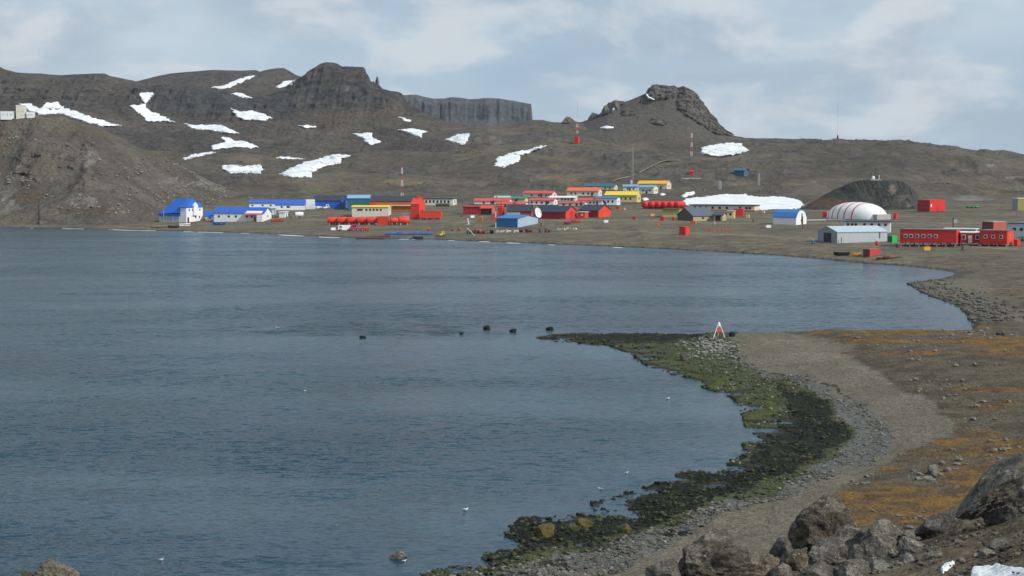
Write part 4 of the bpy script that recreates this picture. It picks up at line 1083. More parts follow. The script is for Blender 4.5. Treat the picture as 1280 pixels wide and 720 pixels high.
# masts
def mast(label, px, y0, y1, w=0.9, bands=7, cols=None, Y=None, thick=.11, name="radio_mast", taper=.35, cat="mast", z=None, whip=0):
    if Y is None: Y_, z_ = surf(px, y1)
    else: Y_, z_ = Y, (z if z is not None else z_at(y1, Y))
    X, Yv, zv = P(px, Y_, z_); s = Y_ / F; H = (y1 - y0) * s
    r_ = empty(name, (float(X), Y_, z_), 0.3, label, cat)
    cols = cols or (RED, WHITE)
    Hl = H * (1 - whip)
    for b_ in range(bands):
        m_ = MB(); za, zb = Hl * b_ / bands, Hl * (b_ + 1) / bands
        f = lambda z_: w * (1 - (1 - taper) * z_ / H) / 2
        if b_ == 0: za0 = -1.0
        else: za0 = za
        cs = [(-1, -1), (1, -1), (1, 1), (-1, 1)]
        for cx, cy in cs: m_.tube((cx * f(za), cy * f(za), za0), (cx * f(zb), cy * f(zb), zb), thick, n=5)
        k = max(1, int(round((zb - za) / (w * 1.6))))
        for j in range(k):
            z1, z2 = za + (zb - za) * j / k, za + (zb - za) * (j + 1) / k
            for i in range(4):
                a_, b2 = cs[i], cs[(i + 1) % 4]
                m_.tube((a_[0] * f(z1), a_[1] * f(z1), z1), (b2[0] * f(z2), b2[1] * f(z2), z2), thick * .5, n=4)
        m_.build("mast_section", cols[b_ % 2], r_)
    if whip: MB().tube((0, 0, Hl - .5), (0, 0, H), thick * .9, n=5).build("whip_antenna", cols[0], r_)
    return r_
mast("tall red and white lattice mast rising in front of the orange hall", 502.7, 208, 262, w=1.2, bands=7, Y=800, z=height(502.7, 800), thick=.055, cols=(SALMON, WHITE))
mast("red and white lattice mast rising from the red hut on the ridge", 721.5, 128, 171, w=1.6, bands=6, thick=.075, whip=.45)
house("mast_hut", "small bright red hut at the foot of the ridge mast", 722.5, 718, 724.5, 179.5, 7.5, 1.0, 4.5, RED, RED, cat="hut", style='flat', ov=.1)
mast("pale banded pole mast on the hillside left of the large snow oval", 864.3, 161, 195, w=1.2, bands=6, cols=(WHITE, SALMON), thick=.08, taper=.8)
mast("dark thin lattice mast behind the light blue roofed houses", 791, 184, 229, w=1.3, bands=2, cols=(STEEL, STEEL), thick=.05)
mast("short white mast with small dish bracket behind the light blue roofed house", 789.2, 219, 231, w=1.0, bands=2, cols=(WHITE, SALMON), thick=.12)
mast("grey lattice mast on the hillside above the long snow bank", 948.3, 216, 232, w=1.3, bands=2, cols=(STEEL, STEEL), thick=.17)
mast("stubby grey post mast above the left part of the long snow bank", 899.5, 226, 237, w=1.4, bands=2, cols=(STEEL, STEEL), thick=.2, taper=1)
mast("very thin tall mast on the skyline above the right ridge", 1046.8, 118, 175, w=.5, bands=1, cols=(STEEL, STEEL), thick=.014, Y=1600)
r_ = empty("beacon_tower", P(1047, 1600, z_at(176, 1600)), 0, "small dark red beacon tower on the skyline of the right ridge", "beacon")
r_.location = tuple(float(v) for v in P(1047, 1600, z_at(176.5, 1600)))
MB().lathe((0, 0, -1), (0, 0, 4.6), [(0, 1.7), (.25, 1.3), (.9, 1.0), (1, 1.2)], 8).build("tower", paint("dark_red_steel", (.22, .03, .03)), r_)
MB().lathe((0, 0, 4.6), (0, 0, 7.0), [(0, .75), (.6, .75), (1, .2)], 8).build("lantern", paint("dark_red_steel", (.22, .03, .03)), r_)
def flagpole(label, px, y0, y1, mats=(WHITE, RED), r=.14, base=False, Y=None):
    Y_, z_ = (Y, height(px, Y)) if Y else surf(px, y1)
    X = float(P(px, Y_, z_)[0]); H = (y1 - y0) * Y_ / F
    t = empty("pole", (X, Y_, z_), 0, label, "pole")
    for i in range(4): MB().tube((0, 0, H * i / 4 - (0.5 if i == 0 else 0)), (0, 0, H * (i + 1) / 4), r, n=8).build("pole_section", mats[i % 2], t)
    MB().lathe((0, 0, H), (0, 0, H + r * 2.5), [(0, r * .5), (.5, r * 1.4), (1, r * .4)], 8).build("finial", mats[0], t)
    return t
flagpole("red and white banded pole beside the brown fronted red shed", 619.7, 258, 285)
flagpole("thin grey pole standing on the beach left of the white cabin roofs", 204.8, 249, 263, mats=(STEEL, STEEL), Y=700)
flagpole("dark slim post in front of the blue roofed barn", 1003.3, 271.5, 286, mats=(DGREY, DGREY), r=.13)
flagpole("short grey post with crossbar in front of the grey hangar", 1051.8, 298, 304, mats=(DGREY, DGREY), r=.12)
d = flagpole("dark post with pale sign board behind the long red building", 1191.3, 273, 288, mats=(DGREY, DGREY), r=.22)
MB().box(-.1, 1.3, -.12, .12, 2.6, 3.9).build("sign_board", CONC, d)

# ---------------- middle: houses on the slope (back to front)
hs_ = [
 # label, corner, left, end, base, wall, roof, W, wallmat, roofmat, windows
 ("highest cream house with bright yellow orange roof, rightmost of the coloured roofs", 833.5, 797, 839, 237.3, 7.6, 3.4, 9, OFFW, YOR, [.12, .22, .38, .6], 2),
 ("cream house with dark teal roof behind the orange and yellow roofed houses", 768, 729.5, 772, 238, 5.0, 3.2, 9, OFFW, TROOF, [.15, .32, .48, .7, .85], 1),
 ("short cream house with light blue roof just below the highest one", 797.5, 779, 798.3, 239.5, 6.2, 2.2, 9, OFFW, LBROOF, [.3, .7], 0),
 ("cream house with light blue roof and bright right end, in front of the highest one", 817, 798.5, 822.5, 243.2, 8.8, 2.2, 9, OFFW, LBROOF, [.3, .75], 2),
 ("cream house with vivid orange roof at the top left of the slope", 748, 708.5, 752.5, 246.3, 7.6, 3.8, 9, OFFW, ORROOF, [.14, .27, .52, .68, .82], 1),
 ("cream house with lemon yellow roof, widest on the slope", 796, 756, 801, 254.0, 10.0, 4.2, 10, CYEL, YEL, [.12, .3, .5, .65, .8], 2),
 ("pale house with red roof standing above its neighbours on the left of the slope", 690, 653.5, 696, 247.5, 5.6, 2.6, 9, OFFW, RROOF, [.3, .55, .8, .9], 1),
 ("small cream house with pale green roof at the left end of the slope", 637, 618.5, 638, 251, 3.8, 1.9, 8, OFFW, PGREEN, [.4], 0),
 ("small cream house with dark green roof next to the pale green one", 656, 638.5, 660, 254, 5.6, 2.2, 8, CYEL, GREEN, [.35], 0),
 ("cream house with flat white roof between the orange roofed and red roofed houses", 719, 686, 722, 252.2, 5.0, 1.6, 8, OFFW, WHITE, [.5, .62, .74], 0),
 ("leftmost long white house with red roof on the slope", 636, 592.5, 640, 256.3, 5.0, 2.8, 9, WHITE, RROOF, [.28, .5, .75], 1),
 ("white house with red roof in the middle of the front row", 692, 661.5, 697, 257.0, 6.4, 2.4, 9, WHITE, RROOF, [.1, .3, .52, .78], 1),
 ("lowest white house with red roof, left of centre and half hidden by a dark roof", 656, 621.0, 661, 258.7, 3.4, 2.6, 9, WHITE, RROOF, [.3, .7], 0),
 ("white house with deep blue roof at the right end of the front row", 771, 744, 775.5, 257.5, 9.4, 1.8, 9, WHITE, BLUE2, [.2, .4, .6, .8], 1),
 ("white house with red roof left of the blue roofed one", 753, 722.5, 758, 257.3, 6.6, 2.8, 9, WHITE, RROOF, [.35, .5, .65], 1),
 ("low white house with thin red roof above the long dark roofs", 730.5, 698, 734, 258.3, 4.2, 1.6, 9, WHITE, RROOF, [.2, .45, .7], 0),
]
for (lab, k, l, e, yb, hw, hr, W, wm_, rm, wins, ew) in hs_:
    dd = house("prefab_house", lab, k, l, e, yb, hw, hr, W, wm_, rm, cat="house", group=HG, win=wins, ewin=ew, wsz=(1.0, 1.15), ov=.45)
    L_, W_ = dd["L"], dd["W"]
    MB().box(-L_/2 - .03, L_/2 + .03, -W_/2 - .03, W_/2 + .03, -.5, .42).build("plinth", paint("shadow_gap_plinth", (.07, .065, .06), dirt=.2), dd["root"])  # dark skirt, the shadow gap below the house put into its colour
    xp = L_ * (.5 - ((len(lab) * 7) % 10) / 10.0) * .8
    MB().tube((xp, W_ * .12, dd["top"] + dd["r"] * .5), (xp, W_ * .12, dd["top"] + dd["r"] + .9), .16, n=8).build("flue", STEEL, dd["root"])
    MB().box(xp - 1.0, xp + .1, -W_/2 - .07, -W_/2 + .02, .45, 2.4).build("door", DGREY, dd["root"])
    st_ = MB()
    for i in range(3): st_.box(xp - 1.2, xp + .3, -W_/2 - .08 - .35 * (3 - i), -W_/2 - .08, -.3 if i == 0 else .14 * i, .14 * (i + 1))
    st_.build("steps", WOODP, dd["root"])
# red and dark halls
house("red_shed", "low red shed with a sunlit open front in front of the leftmost red roofed house", 599.5, 579, 604, 268.3, 9.6, .8, 8, DRED, RED, cat="shed", style='flat')
d = house("open_porch", "pinkish open fronted workshop with dark bays joined to the low red shed", 615, 600, 620, 268.6, 8.0, 3.2, 7, paint("pink_brown_wall", (.40, .17, .13)), ORED, cat="workshop")
for t in (.3, .7): MB().box(-d["L"]/2 + d["L"]*t - 1.4, -d["L"]/2 + d["L"]*t + 1.4, -d["W"]/2 - .06, -d["W"]/2 + .05, .1, 2.8).build("bay_opening", BLACK, d["root"])
d = house("red_sentry_tower", "small red tower with pointed roof next to the banded pole", 628, 622.5, 630.5, 270.5, 11.5, 0, 3, RED, RED, style='none', cat="tower")
MB().lathe((0, 0, d["top"] - .02), (0, 0, d["top"] + 2.2), [(0, d["L"] * .62), (.5, d["L"] * .3), (1, .05)], 4).build("spire", RED, d["root"])
house("red_service_unit", "pair of upright red service cabinets left of the blue roofed workshop", 618.5, 615.5, 620.0, 276, 8.5, .4, 2, ORED, RED, cat="cabinet", style='flat', ov=.05)
house("orange_cabinet", "small orange cabinet standing alone in front of the low red shed", 602.5, 598.5, 603.5, 277, 5.5, .4, 1.5, ORANGE, YOR, cat="cabinet", style='flat', ov=.05)
house("dark_roof_hall", "left dark roofed hall with pale grey wall behind the white satellite dish", 664, 634.5, 666, 271, 6.8, 7.6, 15, DRED, NAVY, cat="hall", group="red halls with dark roofs", door=(.25, 6.0, 2.5, CONC))
house("dark_roof_hall", "long red hall with dark roof whose orange red gable carries a tall dark door", 707, 667, 721, 273.8, 8.6, 6.8, 12, DRED, NAVY, cat="hall", group="red halls with dark roofs", endmat=ORED, edoor=(.52, 2.6, 3.4, MAGENTA))
house("dark_roof_hall", "rightmost red hall with dark roof and a plain bright orange red gable", 748, 723, 764, 272, 8.6, 6.6, 14, DRED, NAVY, cat="hall", group="red halls with dark roofs", endmat=ORED, edoor=(.5, .9, 2.2, ORROOF))
house("red_link_hut", "low orange red porch hut between the two red gables", 731, 722, 735.5, 272.8, 7.5, .5, 5, ORED, WHITE, cat="hut", style='flat', win=[.6], wmat=WHITE)
d = house("blue_workshop", "blue workshop with light blue gable in front of the red halls, debris around it", 647, 619.5, 673, 284.5, 11.0, 3.6, 17, BLUE2, BLUE2, cat="workshop", endmat=paint("pale_blue_gable", (.36, .46, .56)))
# dish
X, Yv, zv, s, az = frame_at(671, 277)
r_ = empty("satellite_dish", (X, Yv, zv), -az, "large white satellite dish above the right end of the blue workshop", "satellite dish")
m_ = MB(); R = 6.6 * s; nz = 24
ax = Vector((0.86, -0.62, 0.25)).normalized(); u = ax.orthogonal().normalized(); w = ax.cross(u); cen = Vector((0, 0, 10.5 * s))
for j in range(8):
    rr_ = R * j / 7.0 + .02
    for i in range(nz): t = 2 * pi * i / nz; m_.v.append(tuple(cen + u * (rr_ * cos(t)) + w * (rr_ * sin(t)) + ax * (rr_ * rr_ / R * .32)))
for j in range(7):
    for i in range(nz): k = (i + 1) % nz; m_.f.append((j*nz+i, j*nz+k, (j+1)*nz+k, (j+1)*nz+i))
d_ = m_.build("dish", WHITE, r_, True); sm = d_.modifiers.new("t", 'SOLIDIFY'); sm.thickness = .12
m_ = MB().tube((0, 0, -.5), (0, 0, 9.5 * s), .28); m_.tube((0, .1, 8.8 * s), tuple(cen - ax * .3), .16); m_.build("pedestal", DGREY, r_)
m_ = MB()
for i in range(3):
    t = 2 * pi * i / 3; m_.tube(tuple(cen + u * (R * .9 * cos(t)) + w * (R * .9 * sin(t)) + ax * (R * .26)), tuple(cen + ax * (R * .9)), .05, n=5)
m_.tube(tuple(cen + ax * (R * .82)), tuple(cen + ax * (R * .98)), .2); m_.build("feed", STEEL, r_)

# ---------------- right of the middle
for i in range(6):
    tank("dark red fuel tank below the snow bank, %s of the six" % ["leftmost", "second from the left", "third from the left", "third from the right", "second from the right", "rightmost"][i],
         805.5 + i * 8.0, 805.5 + (i + 1) * 8.0 - .2, 251.6, 260.8, RED, "dark red fuel tanks below the snow bank", length=9.0, rot=-.45)
house("long_barrack", "long low white building with dark roof and red foundation against the snow bank", 943, 861.5, 949, 264.5, 7.0, 1.2, 9, OFFW, DGREY, win=[.08, .17, .26, .36, .47, .58, .78, .88, .93], style='flat', band=(RED, .22), wsz=(1.2, 1.2), winz=.62)
house("olive_hall", "olive yellow hall with lower tan band left of the dark brown hall", 849, 828, 856, 271.8, 10.5, .6, 10, OLIVEW, BROWN, cat="hall", style='flat', band=(CYEL, .3))
d = house("brown_hall", "dark brown gabled hall with grey blue roof and tan side wall", 866.5, 893.5, 846.5, 276.5, 6.5, 9.5, 14, TAN, paint("grey_blue_roof", (.10, .125, .155)), cat="hall", endmat=BROWN, win=[.45])
house("tan_shed", "open tan shed with grey posts right of the dark brown hall", 903, 892, 908, 276.3, 7.0, 3.5, 8, TAN, DGREY, cat="shed", door=(.5, 2.2, 2.2, BLACK))
house("cream_cabin", "pale yellow cabin between the tan shed and the bright red block", 917, 909, 919, 273, 9.0, .4, 5, CYEL, OFFW, cat="cabin", style='flat', win=[.5])
house("red_block", "bright red square block in front of the long low white building", 928.5, 918, 930, 270, 8.6, .5, 5, RED, RED, cat="container", style='flat', ov=.05)
house("drum_crate", "small cream crate right of the bright red block", 936, 932.5, 937, 272.2, 3.2, .2, 1.5, CYEL, OFFW, cat="crate", style='flat', ov=.03)
house("drum_crate", "small pale crate at the right end of the long low white building", 955, 953, 956, 266.5, 3.0, .2, 1.2, CYEL, OFFW, cat="crate", style='flat', ov=.03)
house("red_container", "dark red cube container alone on the open gravel before the brown hall", 856.5, 849, 862, 294, 10.0, .6, 3.0, RED, RED, cat="container", style='flat', ov=.02, edoor=(.5, 1.4, 2.2, ORED))
house("red_bin", "small red bin at the left foot of the olive hall", 829.5, 825, 831, 276, 4.5, .3, 1.6, RED, RED, cat="bin", style='flat', ov=.03)
house("red_bin", "narrow red bin near the right foot of the olive hall", 842.5, 840, 843.5, 276, 4.2, .3, 1.3, RED, RED, cat="bin", style='flat', ov=.03)
house("orange_crate", "low orange crate left of the tan side wall of the brown hall", 869, 863, 870.5, 280, 3.0, .3, 2, ORANGE, ORANGE, cat="crate", style='flat', ov=.03)
house("orange_crate", "tiny orange crate on the open gravel right of the red halls", 823, 820, 824, 282, 1.8, .2, 1.5, ORROOF, ORROOF, cat="crate", style='flat', ov=.03)
house("red_box", "tiny dark red box on the gravel right of the rightmost red hall", 793.5, 790.5, 794.5, 274.5, 2.8, .2, 1.4, DRED, DRED, cat="box", style='flat', ov=.03)
house("red_box", "small red box at the foot of the deep blue roofed house", 774, 770, 775.5, 261.5, 3.0, .2, 1.8, RED, RED, cat="box", style='flat', ov=.03)
# climbing frame / red racks
X, Yv, zv, s, az = frame_at(897, 290.5)
r_ = empty("pipe_rack", (X, Yv, zv), -az + .1, "open faded red pipe rack on the gravel below the brown hall", "rack")
Lr = 31 * s
for i in range(7):
    x = -Lr / 2 + Lr * i / 6
    MB().tube((x, -.8, -.3), (x, -.1, 6 * s), .10, n=6).tube((x, .8, -.3), (x, .1, 6 * s), .10, n=6).build("leg", SALMON, r_)
MB().tube((-Lr / 2, 0, 6 * s), (Lr / 2, 0, 6 * s), .10, n=6).build("top_rail", SALMON, r_)
MB().tube((-Lr / 2, -.5, 3 * s), (Lr / 2, -.5, 3 * s), .09, n=6).build("cross_rail", SALMON, r_)
# snow-white tepee marker
X, Yv, zv, s, az = frame_at(781, 263)
r_ = empty("marker_pyramid", (X, Yv, zv), 0, "small pale pyramid marker right of the blue roofed house", "marker")
MB().lathe((0, 0, -.3), (0, 0, 4.0 * s), [(0, 1.0), (.6, .45), (1, .05)], 4).build("cone", CONC, r_)
MB().box(-1.4, 1.4, -1.4, 1.4, -.3, .25).build("plinth", SALMON, r_)
# hillside things
Y_, z_ = surf(864, 220); 
house("hill_hut", "small red domed hut on the hillside standing on a pale platform", 866.5, 861.5, 867.5, 219.5, 5.0, 1.5, 4, RED, RED, cat="hut", Y=Y_, z=z_, style='barrel')
X = float(P(865, Y_ - 3, z_)[0]); s = Y_ / F
r_ = empty("platform", (X, Y_ - 4, height(865, Y_ - 4)), 0, "long narrow pale platform under the red hut on the hillside", "platform")
MB().box(-13 * s, 13 * s, -1, 1, -.5, .5).build("deck", CONC, r_)
for t in (-.8, 0, .8): MB().box(13 * s * t - .2, 13 * s * t + .2, -.8, .8, -2, -.501).build("pier", CONC, r_)
Y_, z_ = surf(926, 221)
house("hill_station", "dark blue boxy hut on legs on the hillside above the long snow bank", 930, 918, 935.5, 220.5, 6.5, 2.2, 9, paint("steel_blue_wall", (.05, .12, .20)), TROOF, cat="hut", Y=Y_, z=z_, stilts=.9, ov=.8, win=3)
# barn
house("barn", "white barn with rounded blue roof standing alone right of the snow bank", 995, 966.5, 1008, 281.3, 9.0, 9.6, 10.5, WHITE, BLUE2, cat="barn", style='gambrel', edoor=(.55, 1.0, 4.5, BLACK), ewin=1, ov=.25)
# inflatable hall
X, Yv, zv, s, az = frame_at(1077, 274.6)
r_ = empty("inflatable_hall", (X, Yv + 9, zv), -radians(46) - az, "white inflatable dome hall with red bands in front of the dark mound", "dome")
a_, b_, h_ = 16.6 * s / .355 * .97, 9.8 * s / .355, 21.5 * s
def dome(a_, b_, h_, x0, x1, off=0.0, nu=60, nv=28, p=2.3):
    m_ = MB()
    us = np.linspace(x0, x1, nu)
    for u in us:
        k = max(0.0, 1 - abs(u) ** 2.3) ** (1 / 2.0)
        for j in range(nv + 1):
            t = pi * j / nv
            cy_, sz_ = cos(t), sin(t)
            m_.v.append((u * (a_ + off), (b_ * k + off) * np.sign(cy_) * abs(cy_) ** .9, (h_ * k + off) * sz_ ** .85))
    for i in range(nu - 1):
        for j in range(nv): q0 = i * (nv + 1) + j; m_.f.append((q0, q0 + 1, q0 + nv + 2, q0 + nv + 1))
    return m_
dome(a_, b_, h_, -1, 1, 0).build("membrane", WHITE, r_, True)
for u in (-.62, -.38, -.13, .12, .38):
    dome(a_, b_, h_, u - .022, u + .022, .06, nu=3).build("band", paint("coral_red_fabric", (.68, .10, .07), rough=.6), r_, True)
MB().box(a_ * .72, a_ * 1.04, -b_ * .42, b_ * .42, -.3, 2.4).build("entrance", CONC, r_)
MB().box(-a_ * 1.02, a_ * 1.05, -b_ * 1.06, b_ * 1.06, -.6, .18).build("apron", DGREY, r_)
house("red_pod", "small red box building left of the striped dome hall", 1033, 1028, 1034.5, 271.5, 6.2, .4, 4, RED, RED, cat="hut", style='flat', ov=.05)
X, Yv, zv, s, az = frame_at(1037.5, 271.5)
r_ = empty("white_radome", (X, Yv, zv), 0, "white ball shaped tank between the small red hut and the striped dome hall", "tank")
m_ = MB().lathe((0, 0, .3), (0, 0, .3 + 7 * s), [(0, .3), (.08, 1.0 * s * 2.2), (.25, 3.3 * s), (.5, 3.9 * s), (.75, 3.3 * s), (.93, 1.9 * s), (1, .2)], 18); m_.build("ball", WHITE, r_, True)
MB().lathe((0, 0, -.5), (0, 0, .5), [(0, 1.0), (1, .8)], 10).build("base_ring", DGREY, r_)
house("red_pod", "dark red box building right of the striped dome hall", 1120, 1116.5, 1122.5, 274, 6.8, .4, 4, RED, DRED, cat="hut", style='flat', ov=.05)
house("office_block", "white flat building with small windows in front of the striped dome hall", 1112.5, 1056.5, 1113.5, 291, 13.5, 1.0, 8, WHITE, DGREY, cat="building", style='flat', win=[.08, .17, .25, .44, .60, .76, .90], wsz=(.9, .9), winz=.74, ov=.5)
# pipeline along the plain
def rail_line(label, name, pts, r, mat, cat, sup=True, zo=.5):
    P3 = []
    for (a, b_) in pts:
        Y_, z_ = hit(a, b_); P3.append(Vector((float(P(a, Y_, z_)[0]), Y_, z_ + zo)))
    r_ = empty(name, tuple(P3[0] - Vector((0, 0, zo))), 0, label, cat)
    m_ = MB()
    for a, b_ in zip(P3[:-1], P3[1:]): m_.tube(tuple(a - P3[0] + Vector((0, 0, zo))), tuple(b_ - P3[0] + Vector((0, 0, zo))), r, n=8)
    m_.build("pipe", mat, r_)
    if sup:
        for a, b_ in zip(P3[:-1], P3[1:]):
            k = max(1, int((b_ - a).length / 8))
            for i in range(k):
                q_ = a.lerp(b_, i / k) - P3[0]
                MB().box(q_.x - .2, q_.x + .2, q_.y - .3, q_.y + .3, q_.z - .9, q_.z + zo - r + .02).build("support", CONC, r_)
    return r_
rail_line("long grey pipeline crossing the plain in front of the blue roofed barn and striped dome", "pipeline", [(1008, 277.0), (1032, 276.6), (1056, 276.8)], .32, STEEL, "pipeline")
rail_line("dark pipeline crossing the plain right of the white flat building", "pipeline", [(1114, 277.6), (1140, 278.6), (1166, 280.2)], .17, STEEL, "pipeline")
# hangar
d = house("hangar", "grey corrugated hangar with dark open door near the right shore", 1046.5, 1108, 1022, 304, 13.5, 6.2, 13.0, LGREY, paint("pale_blue_roof_sheet", (.50, .58, .63), ribs=1.0), cat="hangar", endmat=GREYW, ov=.2, z=None)  # front end in darker grey, its shaded side put into the paint
rr = d["root"]; l2, w2 = d["L"]/2, d["W"]/2
MB().box(-l2 - .10, -l2 - .04, -2.6, 2.3, .05, d["top"] * .90).build("door_opening", BLACK, rr)
MB().box(-l2 - .12, -l2 - .04, 2.31, 5.2, .05, d["top"] * .92).build("sliding_door", GREYW, rr)
MB().tube((l2 * .70, -w2 - .15, 1.5), (l2 * .70, -w2 - .15, d["top"]), .10).build("downpipe", DGREY, rr)
house("dumpster", "green container between the grey hangar and the long red building", 1115, 1109.5, 1121, 303.2, 7.8, .3, 2.6, paint("dark_green_paint", (.02, .14, .09)), BGREEN, cat="container", endmat=BGREEN, style='flat', ov=.03)
# long red building, middle link and right wing
FR = paint("white_window_frame", (.75, .76, .76))
house("red_lodge", "long bright red building on stilts with six square windows near the right edge", 1195, 1126.5, 1200, 308.5, 16.0, 1.0, 8, RED, paint("grey_red_roof", (.20, .10, .10)), cat="building", style='flat', win=[.10, .20, .31, .42, .53, .64], frames=FR, wsz=(.75, .7), stilts=1.0, ov=.12, winz=.52)
house("red_link", "dark red middle section with pale door between the two red wings on stilts", 1224.5, 1200.8, 1225, 307.5, 12.2, 1.0, 8, DRED, WHITE, cat="building", style='flat', win=[.18, .88], door=(.52, 1.1, 2.1, OFFW), stilts=.9, ov=.1, frames=FR, wsz=(.8, 1.1))
d = house("red_wing", "bright red right hand wing with three windows at the right edge", 1258.5, 1225.6, 1266.5, 308.3, 16.5, 1.0, 9, RED, paint("grey_red_roof", (.20, .10, .10)), cat="building", style='flat', win=[.22, .50, .78], frames=FR, wsz=(.75, .7), stilts=.6, ov=.12, endmat=ORED, ewin=1)
house("red_annex", "low red box attached right of the red wing with three windows", 1271.5, 1267, 1275, 307.8, 7.5, .4, 4, RED, RED, cat="annex", style='flat', ov=.03)
house("white_caravan", "low pale roofed caravan behind the long red building", 1219, 1181, 1222, 294.5, 7.6, .9, 5, CONC, WHITE, cat="caravan", style='flat')
house("shipping_container", "faded orange red container with white top behind the red wing", 1241.5, 1228, 1256.5, 291.0, 13.5, .5, 6.0, paint("maroon_container", (.20, .045, .05), dirt=.2, ribs=2.0), CONC, cat="container", style='flat', endmat=SALMON, ov=.02)
house("grey_lab", "light grey blue building on stilts with dark windows at the right edge", 1300, 1261.5, 1304, 301.5, 16.0, 1.0, 8, paint("grey_blue_wall", (.42, .50, .55)), DGREY, cat="building", style='flat', win=[.20, .42, .64, .86], wsz=(1.0, .9), stilts=1.3, ov=.1)
d = house("red_cabin", "red cabin with dark left side alone below the right hillside", 1162, 1180.5, 1145.5, 265.5, 14.0, .6, 6.5, RED, RED, cat="cabin", style='flat', ov=.05, endmat=DRED, door=(.52, 1.1, 2.6, DRED), stilts=.35)  # left end in dark red, the shade on it put into the paint
MB().box(-d["L"]/2 + .9, -d["L"]/2 + 2.0, -d["W"]/2 - .1, -d["W"]/2 - .01, 2.6, 3.9).build("sign_panel", WHITE, d["root"])
house("olive_cabin", "olive yellow cabin with grey left end at the right edge below the hillside", 1272, 1296, 1265.5, 263, 14.5, 1.0, 8, OLIVEW, OFFW, cat="cabin", style='flat', endmat=GREYW, ov=.1)
# radome and post on the mound
sx, sy_, sz__ = mound
def on_mound(px, py): 
    k = int(np.clip(np.searchsorted(mound[0], px), 1, len(mound[0]) - 1)); i = int(np.argmax(mound[2][:, k])); return float(mound[1][i, k]), float(mound[2][i, k])
Y_, z_ = on_mound(1091.5, 224); s = Y_ / F
r_ = empty("radome", (float(P(1091.5, Y_, z_)[0]), Y_, z_), 0, "small white radome on top of the dark mound", "radome")
MB().box(-1.6, 2.2, -1.4, 1.4, -.8, .45).build("plinth", CONC, r_)
MB().lathe((0, 0, .4), (0, 0, .4 + 4.2 * s), [(0, .9), (.15, 1.5 * s), (.5, 2.1 * s), (.8, 1.5 * s), (1, .1)], 14).build("ball", WHITE, r_, True)
Y_, z_ = on_mound(1099, 224)
r_ = empty("post", (float(P(1099, Y_, z_)[0]), Y_, z_), 0, "short white antenna post right of the radome on the mound", "antenna")
MB().tube((0, 0, -.5), (0, 0, 2.8), .16).tube((-.5, 0, 2.2), (.5, 0, 2.2), .08, n=5).build("mast", WHITE, r_)
MB().box(-.7, 1.2, -.7, .7, -.6, .35).build("plinth", CONC, r_)

# white station on the headland
def on_head(px, Yh):
    return height(px, Yh, headland)
for (lab, k, l, e, yb, hw, hr, W, nwin) in [
    ("low white block at the left end of the station on the headland cliff", 18, 1.5, 20.5, 147.8, 8.6, .5, 8, 3),
    ("tall cream white centre block of the station on the headland cliff", 31.5, 20.8, 33.5, 147.8, 15.8, .8, 9, 2),
    ("low white block at the right end of the station on the headland cliff", 42.3, 33.8, 44, 147.8, 8.0, .5, 8, 2)]:
    house("cliff_station", lab, k, l, e, yb, hw, hr, W, OFFW if "cream" in lab else WHITE, WHITE, cat="building", group="station blocks on the headland", style='flat', win=nwin, Y=815, z=z_at(148.2, 815), ov=.1, wmat=LGREY)
# ---------------- rocks
def ico(sub):
    bm = bmesh.new(); bmesh.ops.create_icosphere(bm, subdivisions=sub, radius=1)
    co = np.array([v.co[:] for v in bm.verts]); fa = np.array([[v.index for v in f.verts] for f in bm.faces]); bm.free(); return co, fa
ICO = {k: ico(k) for k in (1, 2, 3, 4, 5, 6)}
def rock_shape(seed, sub=4, cuts=12, rough=.13, jag=.075):
    rs = np.random.RandomState(seed); co, fa = ICO[sub]
    n = rs.normal(size=(cuts, 3)); n /= np.linalg.norm(n, axis=1)[:, None]; dd = rs.uniform(.62, .98, cuts)
    dot = co @ n.T
    r = np.where(dot > .05, dd / np.maximum(dot, .05), 9)
    r = np.minimum(r.min(1), 1.12)
    r = r * (1 + rough * fbm(co[:, 0] * 1.7 + seed, co[:, 1] * 1.7, co[:, 2] * 1.7, seed=seed, octv=4) * 1.6)
    r = r + jag * ridged(co[:, 0] * 3.6, co[:, 1] * 3.6 + seed, co[:, 2] * 3.6, seed=seed + 3, octv=5)
    if sub >= 5: r = r + .018 * fbm(co[:, 0] * 18, co[:, 1] * 18, co[:, 2] * 18, seed=seed + 9, octv=3)
    return co * r[:, None], fa
def rock_mat(name, a, b_, c_, speck=True, sc=1.0):
    m, n, b = new_mat(name); q = NB(n)
    n1 = q.noise(q.vec(), 1.6 * sc, 6, .62); n2 = q.noise(q.vec(loc=(4, 4, 4)), 7 * sc, 6, .7); n3 = q.noise(q.vec(loc=(9, 2, 4)), 38 * sc, 3, .7)
    c = q.mix(q.rng(n1, .42, .58), a, b_); c = q.mix(q.rng(n2, .50, .60), c, c_)
    c = q.mix(.55, c, q.mix(q.rng(n3, .35, .65), (.4, .4, .4), (1.6, 1.6, 1.6)), 'MULTIPLY')
    if speck: 
        v_ = q.noise(q.vec(loc=(1, 9, 4)), 16 * sc, 2, .5); c = q.mix(q.rng(v_, .68, .73), c, (.42, .40, .34))
    n.links.new(c, b.inputs["Base Color"]); b.inputs["Roughness"].default_value = .9; b.inputs["Specular IOR Level"].default_value = .2
    p = q.bump(n1, .30 / sc); p = q.bump(n2, .11 / sc, 1, p); p = q.bump(n3, .02 / sc, 1, p)
    n.links.new(p, b.inputs["Normal"]); return m
